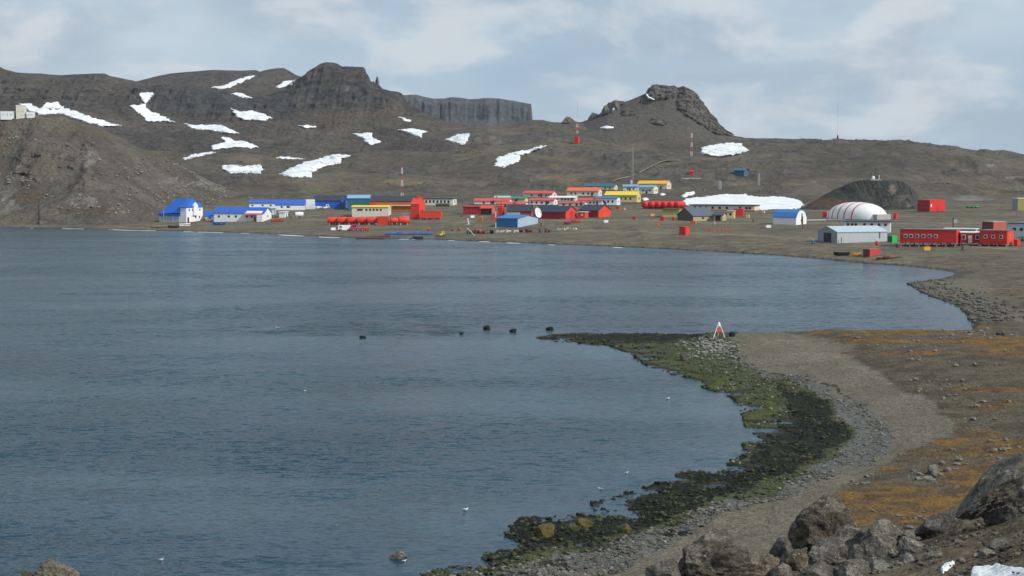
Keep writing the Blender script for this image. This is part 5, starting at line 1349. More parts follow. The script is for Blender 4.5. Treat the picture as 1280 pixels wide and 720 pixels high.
RK = {
 'beach': rock_mat("beach_cobble", (.150, .142, .115), (.085, .082, .068), (.195, .185, .155)),
 'grey': rock_mat("grey_boulder", (.190, .176, .142), (.090, .084, .070), (.270, .255, .215)),
 'brown': rock_mat("brown_boulder", (.145, .124, .092), (.220, .196, .152), (.070, .060, .048)),
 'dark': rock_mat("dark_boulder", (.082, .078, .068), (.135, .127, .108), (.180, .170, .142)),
 'slab': rock_mat("slab_boulder", (.165, .158, .134), (.080, .080, .076), (.225, .212, .172)),
 'tan': rock_mat("tan_boulder", (.230, .215, .175), (.130, .120, .096), (.300, .285, .240)),
 'pale': rock_mat("pale_rock", (.26, .25, .22), (.18, .175, .155), (.33, .32, .29)),
 'algae': rock_mat("mossy_boulder", (.150, .120, .034), (.085, .075, .030), (.120, .115, .045), False),
 'wet': rock_mat("wet_black_rock", (.011, .014, .012), (.019, .022, .017), (.034, .037, .030), False),
 'olive': rock_mat("olive_boulder", (.075, .080, .036), (.052, .060, .028), (.105, .105, .060), False),
}
def boulder(label, x0, x1, y0, y1, mat, seed, Y=None, sheet='slope', depth=None, tilt=0, sub=5, name="boulder", group=None, cat="boulder", sink=.14, aspect=None, **kw):
    cx = (x0 + x1) / 2
    if Y is None:
        Yg, zg = hit(cx, min(y1, 900), SLOPE if sheet == 'slope' else SHORE)
        Y = Yg + .02
    s = Y / F; w = (x1 - x0) * s; h = (y1 - y0) * s
    dY = depth or (w + h) / 2 * .8
    Y = Y + dY * .35
    s = Y / F; w = (x1 - x0) * s; h = (y1 - y0) * s
    co, fa = rock_shape(seed, sub, **kw)
    if tilt:
        t = radians(tilt); e = aspect or .55
        co = co * np.array([1, .7, e])
        co = np.stack([co[:, 0] * cos(t) - co[:, 2] * sin(t), co[:, 1], co[:, 0] * sin(t) + co[:, 2] * cos(t)], -1)
    mn, mx = co.min(0), co.max(0); co = (co - (mn + mx) / 2) / (mx - mn)
    co = co * np.array([w, dY, h * (1 + sink)])
    zt = z_at(y0, Y); z0 = zt - h * (1 + sink)
    X = float(P(cx, Y, zt)[0])
    co[:, 2] += h * (1 + sink) / 2
    o = link(name, tri_mesh(name, co, fa, RK[mat], True)); o.location = (X, Y, z0)
    return tag(o, label, cat, group)
G1 = "boulders piled at the bottom right"
boulder("huge leaning dark slab of rock with a deep shadow under it at the right edge", 1193, 1283, 566, 655, 'slab', 11, Y=20.9, depth=.8, tilt=54, sub=6, aspect=.36, sink=0, jag=.11)
boulder("tall rounded brown boulder topping the middle of the pile", 985, 1071, 619, 700, 'brown', 23, Y=23.6, sub=6, group=G1)
boulder("wide brown boulder with pale specks at the bottom of the pile", 853, 968, 675, 745, 'brown', 31, Y=21.0, sub=6, group=G1, cuts=14)
boulder("small smooth grey brown boulder peeking behind the wide speckled one", 863, 918, 661, 700, 'grey', 37, Y=22.8, group=G1)
boulder("large light grey boulder right of the tall brown one", 1072, 1130, 649, 700, 'tan', 41, Y=22.6, sub=6, group=G1)
boulder("pale rounded boulder at the right end of the pile", 1122, 1158, 672, 702, 'tan', 43, Y=22.2, group=G1)
boulder("small flat pale stone resting on top of the pale rounded boulder", 1126, 1144, 663, 676, 'tan', 47, Y=22.6, sub=4, group=G1)
boulder("dark craggy boulder in the centre bottom of the pile", 1058, 1112, 672, 735, 'dark', 53, Y=21.2, sub=6, group=G1, jag=.09)
boulder("grey blue angular boulder left of the dark craggy one", 1008, 1062, 672, 712, 'grey', 59, Y=21.8, sub=6, group=G1)
boulder("brown wedge shaped rock leaning between the wide and tall brown boulders", 972, 1012, 682, 730, 'brown', 61, Y=21.4, group=G1, tilt=50, aspect=.6)
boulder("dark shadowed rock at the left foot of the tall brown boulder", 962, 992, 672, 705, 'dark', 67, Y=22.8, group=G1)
boulder("mottled grey boulder cut by the bottom edge below the grey blue one", 994, 1052, 702, 748, 'grey', 71, Y=20.4, sub=6, group=G1)
boulder("light angular rock facing left at the right foot of the pile", 1118, 1162, 690, 738, 'pale', 73, Y=20.9, group=G1, tilt=-40, aspect=.6)
boulder("round tan rock at the bottom edge in the middle of the pile", 1088, 1124, 700, 738, 'tan', 79, Y=20.6, group=G1)
boulder("low dark rock outcrop between the pile and the leaning slab", 1144, 1208, 637, 676, 'dark', 83, Y=24.2, sub=6, tilt=25, aspect=.5)
boulder("small rock cut by the bottom edge right of the wide speckled boulder", 962, 992, 703, 735, 'grey', 89, Y=20.8, group=G1)
boulder("grey rock at the bottom edge left of the wide speckled boulder", 806, 856, 698, 745, 'grey', 97, Y=22.0, sub=5)
boulder("small dark rock left of the wide speckled boulder", 848, 872, 694, 722, 'dark', 101, Y=21.6)
boulder("long flat grey stone lying on the brown dirt slope", 1232, 1279, 668, 692, 'grey', 103, Y=19.6, tilt=14, aspect=.38)
boulder("oval light stone below the long flat one on the dirt slope", 1221, 1246, 686, 698, 'tan', 107, Y=19.0, sub=4)
boulder("small pale stone half buried left of the oval stone", 1196, 1208, 696, 704, 'grey', 109, Y=18.6, sub=4)
boulder("brownish green boulder cut by the bottom left corner", 38, 101, 700, 740, 'brown', 113, Y=84, sub=6)
boulder("low green ledge against the left side of the bottom left boulder", 24, 44, 714, 735, 'olive', 117, Y=84, sub=5)
boulder("grey cracked rock filling the gap under the tall brown boulder", 1030, 1084, 658, 704, 'grey', 121, Y=22.9, sub=6, group=G1)
boulder("low brown rock in the gap right of the wide speckled boulder", 935, 985, 692, 735, 'brown', 123, Y=21.9, sub=5, group=G1)
boulder("light grey rock sandwiched above the bottom edge, left of the round tan rock", 1046, 1092, 700, 744, 'tan', 125, Y=20.3, sub=6, group=G1)
boulder("flat pale rock lying at the right end of the pile on the dirt", 1150, 1180, 684, 706, 'tan', 127, Y=20.6, sub=5, tilt=20, aspect=.5)
boulder("dark rock added to stand in for the shadow under the leaning slab", 1226, 1306, 600, 662, 'dark', 131, Y=22.6, sub=5, depth=.9)  # added rock, its dark colour fills in the shade beneath the slab
# sea rocks
def searock(label, x0, x1, y0, y1, seed, mat='wet', **kw):
    Y = Y_at(y1, 0.0)
    w_ = (x1 - x0) * .08
    return boulder(label, x0 + w_, x1 - w_, y0 + .5, y1 - .4, mat, seed, Y=Y, sub=4, sink=.6, depth=(y1 - y0) * Y / F * 1.3, name="sea_rock", cat="rock", **kw)
GS = "rocks standing out of the sea"
searock("dark rock in the sea, tallest in the row left of the spit", 603, 614, 406, 412, 201, group=GS)
searock("rounded dark rock in the sea, middle of the row left of the spit", 635.5, 647, 410, 415.3, 203, group=GS)
searock("flat dark rock in the sea just off the tip of the spit", 681, 693, 407.5, 412.5, 205, group=GS)
searock("tiny dark rock in the sea at the left end of the row before the spit", 573.5, 580, 414.5, 418, 207, group=GS)
searock("small dark rock in the dark ripple patch of the bay", 448, 459, 419, 422.5, 209, group=GS)
searock("low brown rock awash near the shore at the bottom", 482, 512, 688, 699, 211, mat='brown', group=GS)
searock("round rock on the thin end of the spit", 715, 723, 414, 419.5, 213, mat='dark')
searock("dark rock on the spit just right of its thin end", 732, 744, 416, 421, 215, mat='dark')
def shoreock(label, x0, x1, y0, y1, seed, mat, **kw):
    return boulder(label, x0, x1, y0, y1, mat, seed, sheet='shore', sub=5, sink=.3, name="boulder", **kw)
shoreock("large yellow green boulder among the dark seaweed near the bottom", 667, 694, 654, 673, 221, 'algae')
shoreock("yellow green boulder right of the larger one among the dark seaweed", 716, 742, 648, 660, 223, 'algae')
shoreock("smaller mossy boulder between the two yellow green ones", 704, 724, 652, 665, 225, 'olive')
shoreock("square tan green stone at the upper edge of the gravel", 777, 790, 655, 667, 227, 'algae')
shoreock("dark boulder in the shallow water before the weed bed", 696, 706, 622, 630, 229, 'wet')
shoreock("dark boulder on the green flat left of the tripod beacon", 849, 866, 440, 451, 231, 'dark')
shoreock("black round rock right of the tripod beacon", 911, 919, 414.5, 421, 233, 'wet')
shoreock("rounded brown rock on the far edge of the orange ground", 1093, 1105, 402.5, 409, 235, 'brown')
shoreock("dark boulder on the orange ground near the right edge", 1245, 1256, 412, 420, 237, 'dark')
shoreock("grey boulder on the orange flat above the boulder pile", 1158, 1176, 581, 593, 239, 'grey')

# rock knobs on the shoulders of the peak
GK = "rock knobs on the skyline beside the peak"
for lab, x0, x1, y0, y1, sd in [("left rock knob on the skyline just left of the ridge mast", 702, 720, 145.5, 154, 301),
    ("right rock knob on the skyline between the ridge mast and the peak", 734, 752, 140.5, 152.5, 303),
    ("jagged rock shoulder on the left flank of the peak", 751, 765, 131, 145, 305),
    ("upper jagged rock on the left shoulder of the peak", 763, 775, 125, 136, 307)]:
    boulder(lab, x0, x1, y0, y1, 'dark', sd, Y=1560 if sd < 305 else 1550, sub=5, name="outcrop", cat="rock", group=GK, sink=.5, depth=14, jag=.10)
boulder("thin rock pinnacle on the shoulder of the left summit", 468.3, 473.8, 95.3, 113, 'dark', 311, Y=1732, sub=4, name="rock_pinnacle", cat="rock", sink=.1, depth=6, jag=.12)
boulder("small rock tooth left of the thin pinnacle", 464.5, 468.6, 101.5, 112, 'dark', 313, Y=1734, sub=4, name="rock_pinnacle", cat="rock", sink=.1, depth=5)

# ---------------- scattered stones (nobody could count these)
def scatter(name, n, pick, mats, size, seed, label=None, sheet=SHORE, flat=.65, sub=1, sinkf=.25):
    rs = np.random.RandomState(seed)
    base = []
    for i in range(6):
        co, fa = rock_shape(seed * 10 + i, sub + 1 if sub < 2 else sub, cuts=9, rough=.12, jag=.04); base.append(co)
    V, Fc = [], []; off = 0
    pts = pick(rs, n)
    for (X, Y, z) in pts:
        s = size[0] * (size[1] / size[0]) ** (rs.rand() ** 2.2)
        b_ = base[rs.randint(6)]; a = rs.rand() * 6.283
        sc = np.array([1, .6 + .5 * rs.rand(), flat * (.6 + .6 * rs.rand())]) * s * .5
        c_ = b_ * sc; c_ = np.stack([c_[:, 0] * cos(a) - c_[:, 1] * sin(a), c_[:, 0] * sin(a) + c_[:, 1] * cos(a), c_[:, 2]], -1)
        V.append(c_ + np.array([X, Y, z + sc[2] * (1 - 2 * sinkf)])); Fc.append(fa + off); off += len(b_)
    o = link(name, tri_mesh(name, np.concatenate(V), np.concatenate(Fc), mats)); tag(o, label, None, None, "stuff"); return o
flatX, flatY, flatZ = X0, Yg, Zg
def picker(weight, sheet=(X0, Yg, Zg), pw=1.6):
    Xs, Ys, Zs = sheet
    # area of each cell grows with depth; bias towards what is near
    w = np.maximum(weight, 0) * (Zs > -.18)
    w = w / (Ys ** pw) * Ys ** 2; w = w.ravel() / w.sum()
    cdf_ = np.cumsum(w)
    def f(rs, n):
        k = np.searchsorted(cdf_, rs.rand(n)); k = np.clip(k, 0, w.size - 1)
        x = Xs.ravel()[k] + rs.uniform(-.1, .1, n); y = Ys.ravel()[k] + rs.uniform(-.15, .15, n)
        return np.stack([x, y, Zs.ravel()[k]], -1)
    return f
inview = ((pxv > 430) & (pxv < 1500) & (pyv < 860)).astype(float)
clump = 0.25 + np.clip(fbm(X0 / 4, Yg / 4, seed=801, octv=3) + .15, 0, 1) * 2
scatter("gravel_stones", 9000, picker(inview * pebble * (1 - algae) * clump, pw=2.6), RK['beach'], (.05, .40), 1, "loose grey stones strewn over the upper beach")
scatter("pale_stones", 1500, picker(inview * pebble * (1 - dark) * clump, pw=2.6), RK['pale'], (.08, .42), 6, "pale stones among the beach gravel")
scatter("seaweed_stones", 7000, picker(inview * dark * (1 - .75 * ywarm) * (Zg < 1.2) * clump, pw=2.6), RK['wet'], (.06, .38), 2, "black weed covered stones of the tidal flat", flat=.5)
scatter("mossy_stones", 5000, picker(inview * algae * (1 - dark * .7) * clump, pw=2.4), RK['olive'], (.07, .50), 3, "green weed covered stones along the waterline")
sea_edge = (1 - .6 * ywarm) * inview * np.exp(-((Zg + .02) / .12) ** 2) * (pyv > 425) * (0.1 + np.clip(fbm(X0 / 6, Yg / 6, seed=811, octv=3), 0, 1) * 2)
scatter("tide_stones", 2200, picker(sea_edge, pw=2.2), RK['wet'], (.10, .6), 4, "dark stones breaking the water along the shore", flat=.55)
li_w = inview * lichen * (Zg > .5) * np.clip(fbm(X0 / 6, Yg / 6, seed=821, octv=3) - .05, 0, 1)
for (a, b_, rx, ry) in [(1130, 430, 40, 5), (1240, 417, 40, 5), (1180, 565, 30, 4), (1150, 595, 30, 6), (1080, 410, 20, 3)]:
    li_w = li_w + inview * np.exp(-(((pxv - a) / rx) ** 2 + ((pyv - b_) / ry) ** 2)) * .8
scatter("plain_stones", 1500, picker(li_w, pw=2.2), RK['tan'], (.10, .7), 5, "scattered stones on the rust coloured flat")
bc = inview * np.exp(-(((pxv - 893) / 22) ** 2 + ((pyv - 434) / 9) ** 2))
scatter("cairn_stones", 420, picker(bc, pw=2), RK['pale'], (.25, .7), 7, "pale rubble heaped around the tripod beacon")
es = ((pxv > 1120) & (pxv < 1330) & (pyv < 402)).astype(float) * np.exp(-((Zg - .2) / .35) ** 2)
scatter("cove_stones", 1100, picker(es, pw=2), RK['dark'], (.2, 1.1), 8, "dark stones along the far cove")
swt = ((SY > 11) & (SY < 26)).astype(float) * np.ones_like(SX) * (SX > 1)
swt2 = swt * (0.15 + np.clip(fbm(SX / .8, SY / .8, seed=831, octv=3) + .1, 0, 1) * 2)
scatter("slope_pebbles", 7000, picker(swt2, (SX, SY, SZ), pw=2.0), RK['brown'], (.012, .10), 9, "brown pebbles in the dirt of the near slope")
scatter("slope_stones", 700, picker(swt2, (SX, SY, SZ), pw=2.0), RK['tan'], (.03, .16), 10, "pale stones scattered on the near slope")

HXY = lambda sh_: (P(sh_[0][None, :], sh_[1], sh_[2])[0], sh_[1], sh_[2])
hX, hYY, hZZ = HXY(headland)
hpx, hpy = zones(hX, hYY, hZZ)
hw_s = (hZZ > 5) * (hYY < 880) * np.clip(fbm(hX / 20, hZZ / 10, seed=841, octv=4) + .05, 0, 1) + blobs(hpx, hpy, [(225,236,26,8,0.9),(275,238,34,9,0.9),(110,256,20,9,0.6),(310,250,20,8,0.6),(150,262,16,7,0.5)], np.zeros_like(hX)) * .8
scatter("headland_rubble", 1500, picker(hw_s * (hpx > -60), (hX, hYY, hZZ), pw=2), RK['tan'], (.4, 2.2), 11, "broken rock on the face of the headland")
gw_s = hill_w * np.clip(fbm(Xf / 60, fy / 50, seed=843, octv=4), 0, 1) * (pyf > 150) * (fy < 1600) * (pxf > -80) * (pxf < 1400)
scatter("moraine_rubble", 2600, picker(gw_s, (Xf, fy, Zf), pw=2), RK['grey'], (.4, 2.4), 12, "loose blocks strewn over the hillside")

# ---------------- snow
m, n, b = new_mat("old_snow"); q = NB(n)
sn1 = q.noise(q.vec(), .12, 5, .6); sn2 = q.noise(q.vec(), 1.5, 4, .6)
c_ = q.mix(q.rng(sn1, .4, .7), (.84, .86, .88), (.66, .67, .68)); sn3 = q.noise(q.vec(loc=(5, 5, 5)), .5, 6, .7); c_ = q.mix(q.rng(sn3, .55, .75), c_, (.52, .50, .46))
n.links.new(c_, b.inputs["Base Color"]); b.inputs["Roughness"].default_value = .6
n.links.new(q.bump(sn2, .25), b.inputs["Normal"]); SNOW = m
D_OFF = 5.0
def snow(label, poly, h=.8, step=.8, rag=1.3, sheet=None, seed=0, stepy=.5, ink=1.0, **kw):
    xs = [p[0] for p in poly]; ys = [p[1] for p in poly]
    gx = np.arange(min(xs) - 2.5, max(xs) + 2.6, step); gy = np.arange(max(ys) + 1.5, min(ys) - 1.6, -stepy)
    GX, GY = np.meshgrid(gx, gy)
    jx_ = fbm(GX / 4, GY / 2, seed=seed + 901, octv=3) * rag * 2.2; jy_ = fbm(GX / 4, GY / 2, seed=seed + 931, octv=3) * rag
    ins = inpoly(GX + jx_, GY + jy_, poly); ed = dist_poly(GX + jx_, GY + jy_, poly + [poly[0]])
    e = np.where(ins, ed, -ed)
    Yv = np.full(GX.shape, np.nan); Zv = Yv.copy()
    fat = e > -1.3
    for i, j in zip(*np.nonzero(fat)):
        r_ = hit(GX[i, j], GY[i, j], sheet) if sheet is not None else surf(GX[i, j], GY[i, j])
        if r_ is not None: Yv[i, j], Zv[i, j] = r_
    ok = ~np.isnan(Yv)
    Yv = np.where(ok, Yv, 0); Zv = np.where(ok, Zv, 0)
    if sheet is not None:
        for _k in range(5):
            Zp = np.pad(Zv, 1, mode='edge'); Zv = (Zp[:-2, 1:-1] + Zp[2:, 1:-1] + Zp[1:-1, :-2] + Zp[1:-1, 2:] + 2 * Zp[1:-1, 1:-1]) / 6
            Yp = np.pad(Yv, 1, mode='edge'); Yv = (Yp[:-2, 1:-1] + Yp[2:, 1:-1] + Yp[1:-1, :-2] + Yp[1:-1, 2:] + 2 * Yp[1:-1, 1:-1]) / 6
        off = h * (sstep(e, -.45 * ink, .35 * ink)) - h * .6 * (1 - sstep(e, -1.2 * ink, -.3 * ink))
        Zt = Zv + off; Xv, _, _ = P(GX, np.maximum(Yv, 1), Zv)
    else:
        # smooth the lie of the patch, keep it a little in front of the scree it rests on, edges dug in
        W_ = ok.astype(float); Ys = np.where(ok, Yv, 0.0); Wn = W_.copy()
        for _k in range(4):
            for ax_ in (0, 1):
                pad = [(0, 0), (0, 0)]; pad[ax_] = (1, 1)
                A_ = np.pad(Ys * 1.0, pad); B_ = np.pad(Wn, pad)
                sl_ = lambda M_, k_: M_[k_:k_ + Ys.shape[0], :] if ax_ == 0 else M_[:, k_:k_ + Ys.shape[1]]
                Ys = sl_(A_, 0) + 2 * sl_(A_, 1) + sl_(A_, 2); Wn = sl_(B_, 0) + 2 * sl_(B_, 1) + sl_(B_, 2)
                Ys, Wn = Ys / 4, Wn / 4
        Ysm = Ys / np.maximum(Wn, 1e-6)
        lift = D_OFF * h * sstep(e, -.30, .9) - 5.0 * (1 - sstep(e, -1.0, -.25))
        Yn = np.where(e > 0.5, np.minimum(Ysm, Yv + 1.0), Yv) - lift
        Yn = np.where(ok, Yn, Yv)
        Zt = z_at(GY, np.maximum(Yn, 1)); Xv, _, _ = P(GX, np.maximum(Yn, 1), Zt); Yv = np.where(ok, Yn, Yv)
    jmp = 130 if sheet is None else 3
    k = ok[:-1, :-1] & ok[1:, 1:] & ok[1:, :-1] & ok[:-1, 1:] & (np.abs(Yv[1:, 1:] - Yv[:-1, :-1]) < jmp) & (np.maximum(e[1:, 1:], e[:-1, :-1]) > -1.1)
    # one unbroken sheet only
    seen = np.zeros(k.shape, int); best_n, best_l, lab_ = 0, 0, 0
    for si, sj in zip(*np.nonzero(k)):
        if seen[si, sj]: continue
        lab_ += 1; st_ = [(si, sj)]; seen[si, sj] = lab_; cnt = 0
        while st_:
            i_, j_ = st_.pop(); cnt += 1
            for u_, v_ in ((i_+1, j_), (i_-1, j_), (i_, j_+1), (i_, j_-1)):
                if 0 <= u_ < k.shape[0] and 0 <= v_ < k.shape[1] and k[u_, v_] and not seen[u_, v_]: seen[u_, v_] = lab_; st_.append((u_, v_))
        if cnt > best_n: best_n, best_l = cnt, lab_
    k = k & (seen == best_l)
    if not k.any(): print("no snow", label); return
    o = link("snow_patch", grid_mesh("snow_patch", Xv, Yv, Zt, SNOW, keep=k))
    return tag(o, label, "snow patch", "old snow patches on the hills")
snow("long snow streak beginning beside the white station on the headland", [(22,129.5),(37,129),(50,136),(58,127.5),(72,127.5),(80,135),(100,141),(120,148.5),(151,157),(133,158),(110,153.5),(97,149),(77,142),(50,143),(37,138)], seed=1)
snow("hourglass shaped snow patch on the left massif below a dark cliff", [(173,116),(190,115),(191.5,119),(182,130),(185,137),(200,143.5),(218,152.5),(182,151.5),(178,145),(162,133),(162,131.5),(178,131),(180,129)], seed=2)
snow("lens shaped snow patch just right of and below the hourglass patch", [(230,155),(247,156),(277,156.5),(298,166),(290,166.7),(263,163),(243,160)], seed=3)
snow("snow patch shaped like a fish in the hollow of the left hillside", [(277,171),(287,172),(293,176),(307,177),(313,179),(324,184),(313,186),(300,183.5),(265,187),(264,182),(282,178)], seed=4)
snow("thin snow strip trailing left below the fish shaped patch", [(227,198),(240,193.5),(262,189.5),(271,190),(250,195),(232,199)], seed=5)
snow("blunt white snow patch left of the dark hollow", [(277,208),(283,206),(300,207.5),(326,206),(329,212),(326,216),(300,216.5),(288,216),(278,211)], seed=6)
snow("bright snow patch high on the left massif right of the dark cliff", [(288,135),(300,139.5),(315,138),(325,141),(340,147),(330,151),(305,150),(295,144)], seed=7)
snow("narrow diagonal snow gully near the skyline of the rounded ridge", [(265,109),(281,106.5),(300,98.5),(316,94),(318.5,95.5),(296,105),(284,110.5),(267,110.8)], seed=8)
snow("small torn snow patch below the diagonal gully", [(289,117.5),(300,113.5),(310,114),(308,118),(315,122.5),(300,121)], seed=9)
snow("small slanting snow patch under the summit shoulder", [(345,108.5),(355,102),(371,99.5),(361,106),(350,110.5)], seed=10)
snow("thin short snow dash on the slope below the summit", [(372,157),(385,156.5),(396,157.5),(396,160),(382,160.5)], seed=11)
snow("very thin snow line above the dark hollow", [(343,197.5),(350,195.5),(365,196.5),(382,198.5),(360,199)], seed=12)
snow("large wing shaped snow patch right of the dark hollow", [(350,218),(360,212),(380,203),(400,198),(420,192.5),(438,194),(428,198),(427,203),(400,210.5),(390,215),(390,221),(367,221.5)], seed=13)
snow("triangular snow patch on the slope under the summit cliffs", [(440,167),(465,166),(467,172),(477,178),(463,182),(457,177),(450,171)], seed=14)
snow("tiny slanting snow sliver below the table mountain", [(498,146),(503,146.5),(514,151),(507,152)], seed=15)
snow("flat snow patch below the tiny slanting sliver", [(498,162),(517,161),(535,164),(527,167),(528,171.5),(513,167)], seed=16)
snow("triangular snow patch directly below the table mountain", [(557,174),(573,168),(587,167),(583,175),(580,180.5),(567,178)], seed=17)
snow("comet shaped snow patch in the middle hillside", [(617,207),(623,197),(640,191),(663,186.5),(673,183),(685,181.8),(670,187),(650,195),(647,202),(630,209)], seed=18)
snow("small oval snow patch at the left foot of the rocky peak", [(751,159.5),(759,157.3),(767,158.5),(766,160.5),(758,161.3)], seed=19, rag=.3)
snow("large snow oval on the hillside right of the rocky peak", [(875,185),(887,182),(900,179),(927,179),(928,183),(936,188),(920,193),(898,196),(885,193),(877,190)], seed=20)
snow("small snow patch at the upper left of the long snow bank", [(850,245.5),(857,240.5),(868,239.5),(867,243),(857,246.5)], seed=21)
snow("long bright snow bank behind the long low white building", [(851,254),(857,248),(880,246),(900,243),(930,243),(947,246.5),(967,245.5),(987,247),(1000,251),(1004.5,255),(1000,260.5),(953,262),(913,260),(863,258)], seed=22, h=.6)
snow("tiny snow scrap right of the lemon yellow roofed house", [(803,248),(808,247),(811,249.5),(805,250.5)], seed=23, rag=.3)
snow("tiny snow scrap below the highest house", [(825,242.5),(829,241.5),(832,243),(827,244)], seed=24, rag=.3)
snow("thin snow crescent on the rocky top of the peak", [(808.5,117),(811,121),(818,124),(818,125.6),(811,123.5),(807.5,119)], seed=25, rag=.2, h=1.2)
snow("small snow patch on the left shoulder of the rocky peak", [(766,134),(770,131.5),(770,133.5),(767.5,138),(765.5,138)], seed=26, rag=.2, h=1.2)
o = snow("melting snow slab at the bottom right corner of the dirt slope", [(1212,717),(1216,711.5),(1250,709.5),(1262,712.5),(1285,714),(1300,718),(1300,738),(1208,738)], seed=27, sheet=SLOPE, h=.07, step=1.0, stepy=1.0, ink=2.5)
if o: o["group"] = "snow remains on the near slope"
o = snow("pointed snow fragment left of the slab on the dirt slope", [(1174,713),(1178,707),(1190,702),(1196,704),(1186,713),(1177,718)], seed=28, sheet=SLOPE, h=.04, step=.7, stepy=.7, ink=1.5)
if o: o["group"] = "snow remains on the near slope"

# ---------------- tripod beacon on the spit
Yb, zb_ = hit(898.5, 421.5, SHORE); X = float(P(898.5, Yb, zb_)[0]); s = Yb / F
r_ = empty("tripod_beacon", (X, Yb, zb_), .2, "red and white tripod beacon standing on pale rubble at the root of the spit", "beacon")
H = 18 * s; R = 8.8 * s; top = (0, 0, H)
for i in range(3):
    t = radians(200 + 120 * i); f_ = Vector((cos(t) * R, sin(t) * R * .9, -.15)); tp = Vector((cos(t) * .08, sin(t) * .08, H))
    lg = MB()
    lg.tube(tuple(f_), tuple(tp), .06, n=8)
    lg.build("leg", WHITE, r_)
for hz, mm in ((.36, RED), (.62, RED)):
    m_ = MB(); q0 = [Vector((cos(radians(200 + 120 * i)) * R * (1 - hz), sin(radians(200 + 120 * i)) * R * .9 * (1 - hz), H * hz)) for i in range(3)]
    for i in range(3): m_.tube(tuple(q0[i]), tuple(q0[(i + 1) % 3]), .05, n=6)
    m_.build("brace", mm, r_)
t0, t1_ = radians(200), radians(320)
pnl = MB().quad([(cos(t0) * R * .62, sin(t0) * R * .56 - .02, H * .40), (cos(t1_) * R * .62, sin(t1_) * R * .56 - .02, H * .40), (cos(t1_) * R * .30, sin(t1_) * R * .27 - .02, H * .70), (cos(t0) * R * .30, sin(t0) * R * .27 - .02, H * .70)]).build("panel", paint("faded_red_panel", (.40, .10, .085), dirt=.3), r_)
sm = pnl.modifiers.new("t", 'SOLIDIFY'); sm.thickness = .03
MB().lathe((0, 0, H * .78), (0, 0, H * 1.08), [(0, .26), (.6, .20), (1, .05)], 8).build("cap", WHITE, r_)

# ---------------- gulls on the water and shore
GW = paint("white_feathers", (.80, .80, .79), dirt=.03); GG = paint("grey_feathers", (.36, .38, .41), dirt=.05); BK = paint("yellow_beak", (.6, .4, .05))
def gull(label, px, py, face=1, sc=1.0, z=0.0):
    Y = Y_at(py, z); X = float(P(px, Y, z)[0])
    r_ = empty("gull", (X, Y, z), .3 * face, label, "gull", "gulls resting around the bay")
    f = face * sc
    # one continuous body: tail, trunk, neck, head
    pts = [(-.34, .13, .02), (-.26, .12, .045), (-.12, .10, .10), (.02, .09, .13), (.13, .11, .11), (.19, .16, .065), (.215, .215, .045), (.235, .255, .052), (.265, .265, .045), (.295, .262, .018)]
    m_ = MB(); n_ = 12
    for (x, z_, r) in pts:
        for i in range(n_): t = 2 * pi * i / n_; m_.v.append((x * f, r * .85 * cos(t) * sc, (z_ + r * .8 * sin(t)) * sc))
    for k in range(len(pts) - 1):
        for i in range(n_): j = (i + 1) % n_; m_.f.append((k*n_+i, k*n_+j, (k+1)*n_+j, (k+1)*n_+i))
    m_.f.append(tuple(range(n_))); m_.f.append(tuple((len(pts)-1)*n_ + i for i in range(n_)))
    m_.build("body", GW, r_, True)
    for sd in (-1, 1):
        MB().lathe((-.38 * f, sd * .03 * sc, .15 * sc), (.10 * f, sd * .10 * sc, .15 * sc), [(0, .008), (.3, .035 * sc), (.7, .055 * sc), (1, .01)], 8).build("wing", GG, r_, True)
    MB().lathe((.29 * f, 0, .26 * sc), (.35 * f, 0, .25 * sc), [(0, .014 * sc), (1, .004)], 6).build("beak", BK, r_)
gull("white gull floating alone close to the weed bed at the bottom", 582, 638, 1, 0.75)
gull("small white gull at the water's edge by the dark stones", 750.5, 612, -1, 0.63)
gull("small white gull on the water above the one at the edge", 783.5, 591.5, 1, 0.52)
gull("tiny white gull far out in the middle of the bay", 381, 489, 1, 0.58)
gull("white gull low on the water in the bottom left", 201.5, 700.5, 1, 0.52)
gull("tiny white gull on the sea left of the dark ripple patch", 347, 410.5, -1, 1.04)
gull("pale gull near the brown rock awash at the bottom", 505.5, 702, 1, 0.52)
gull("white gull off the green flat", 835, 499, 1, 0.75)

# ---------------- beach gear in front of the station
def hull(name, label, x0, x1, yb, hpx, mat, cat="boat", group=None, inner=None, rot=.1):
    px = (x0 + x1) / 2; X, Yv, zv, s, az = frame_at(px, yb); L = (x1 - x0) * s; h = hpx * s
    r_ = empty(name, (X, Yv, zv), rot - az, label, cat, group)
    m_ = MB(); st = 13; pr_ = []
    for i in range(st):
        t = i / (st - 1) * 2 - 1; wv = max(.04, (1 - abs(t) ** 2.6)) * L * .11 + .08; zb2 = h * .35 * abs(t) ** 2.5
        sec = [(-wv, h + zb2 * .6), (-wv * .8, h * .35 + zb2), (0, zb2), (wv * .8, h * .35 + zb2), (wv, h + zb2 * .6), (wv * .82, h * .9 + zb2 * .6), (0, h * .55 + zb2), (-wv * .82, h * .9 + zb2 * .6)]
        m_.v += [(t * L / 2, y, z_) for y, z_ in sec]
    for i in range(st - 1):
        for j in range(8): k = (j + 1) % 8; m_.f.append((i*8+j, i*8+k, (i+1)*8+k, (i+1)*8+j))
    m_.f.append(tuple(range(8))); m_.f.append(tuple((st-1)*8 + i for i in range(8)))
    m_.build("hull", mat, r_)
    for t in (-.35, 0, .35): MB().box(t * L / 2 - .15, t * L / 2 + .15, -L * .08, L * .08, h * .78, h * .86).build("thwart", inner or WOODP, r_)
    MB().box(-L * .3, L * .3, -.25, .25, -.4, h * .12).build("cradle", WOODP, r_)
    return r_
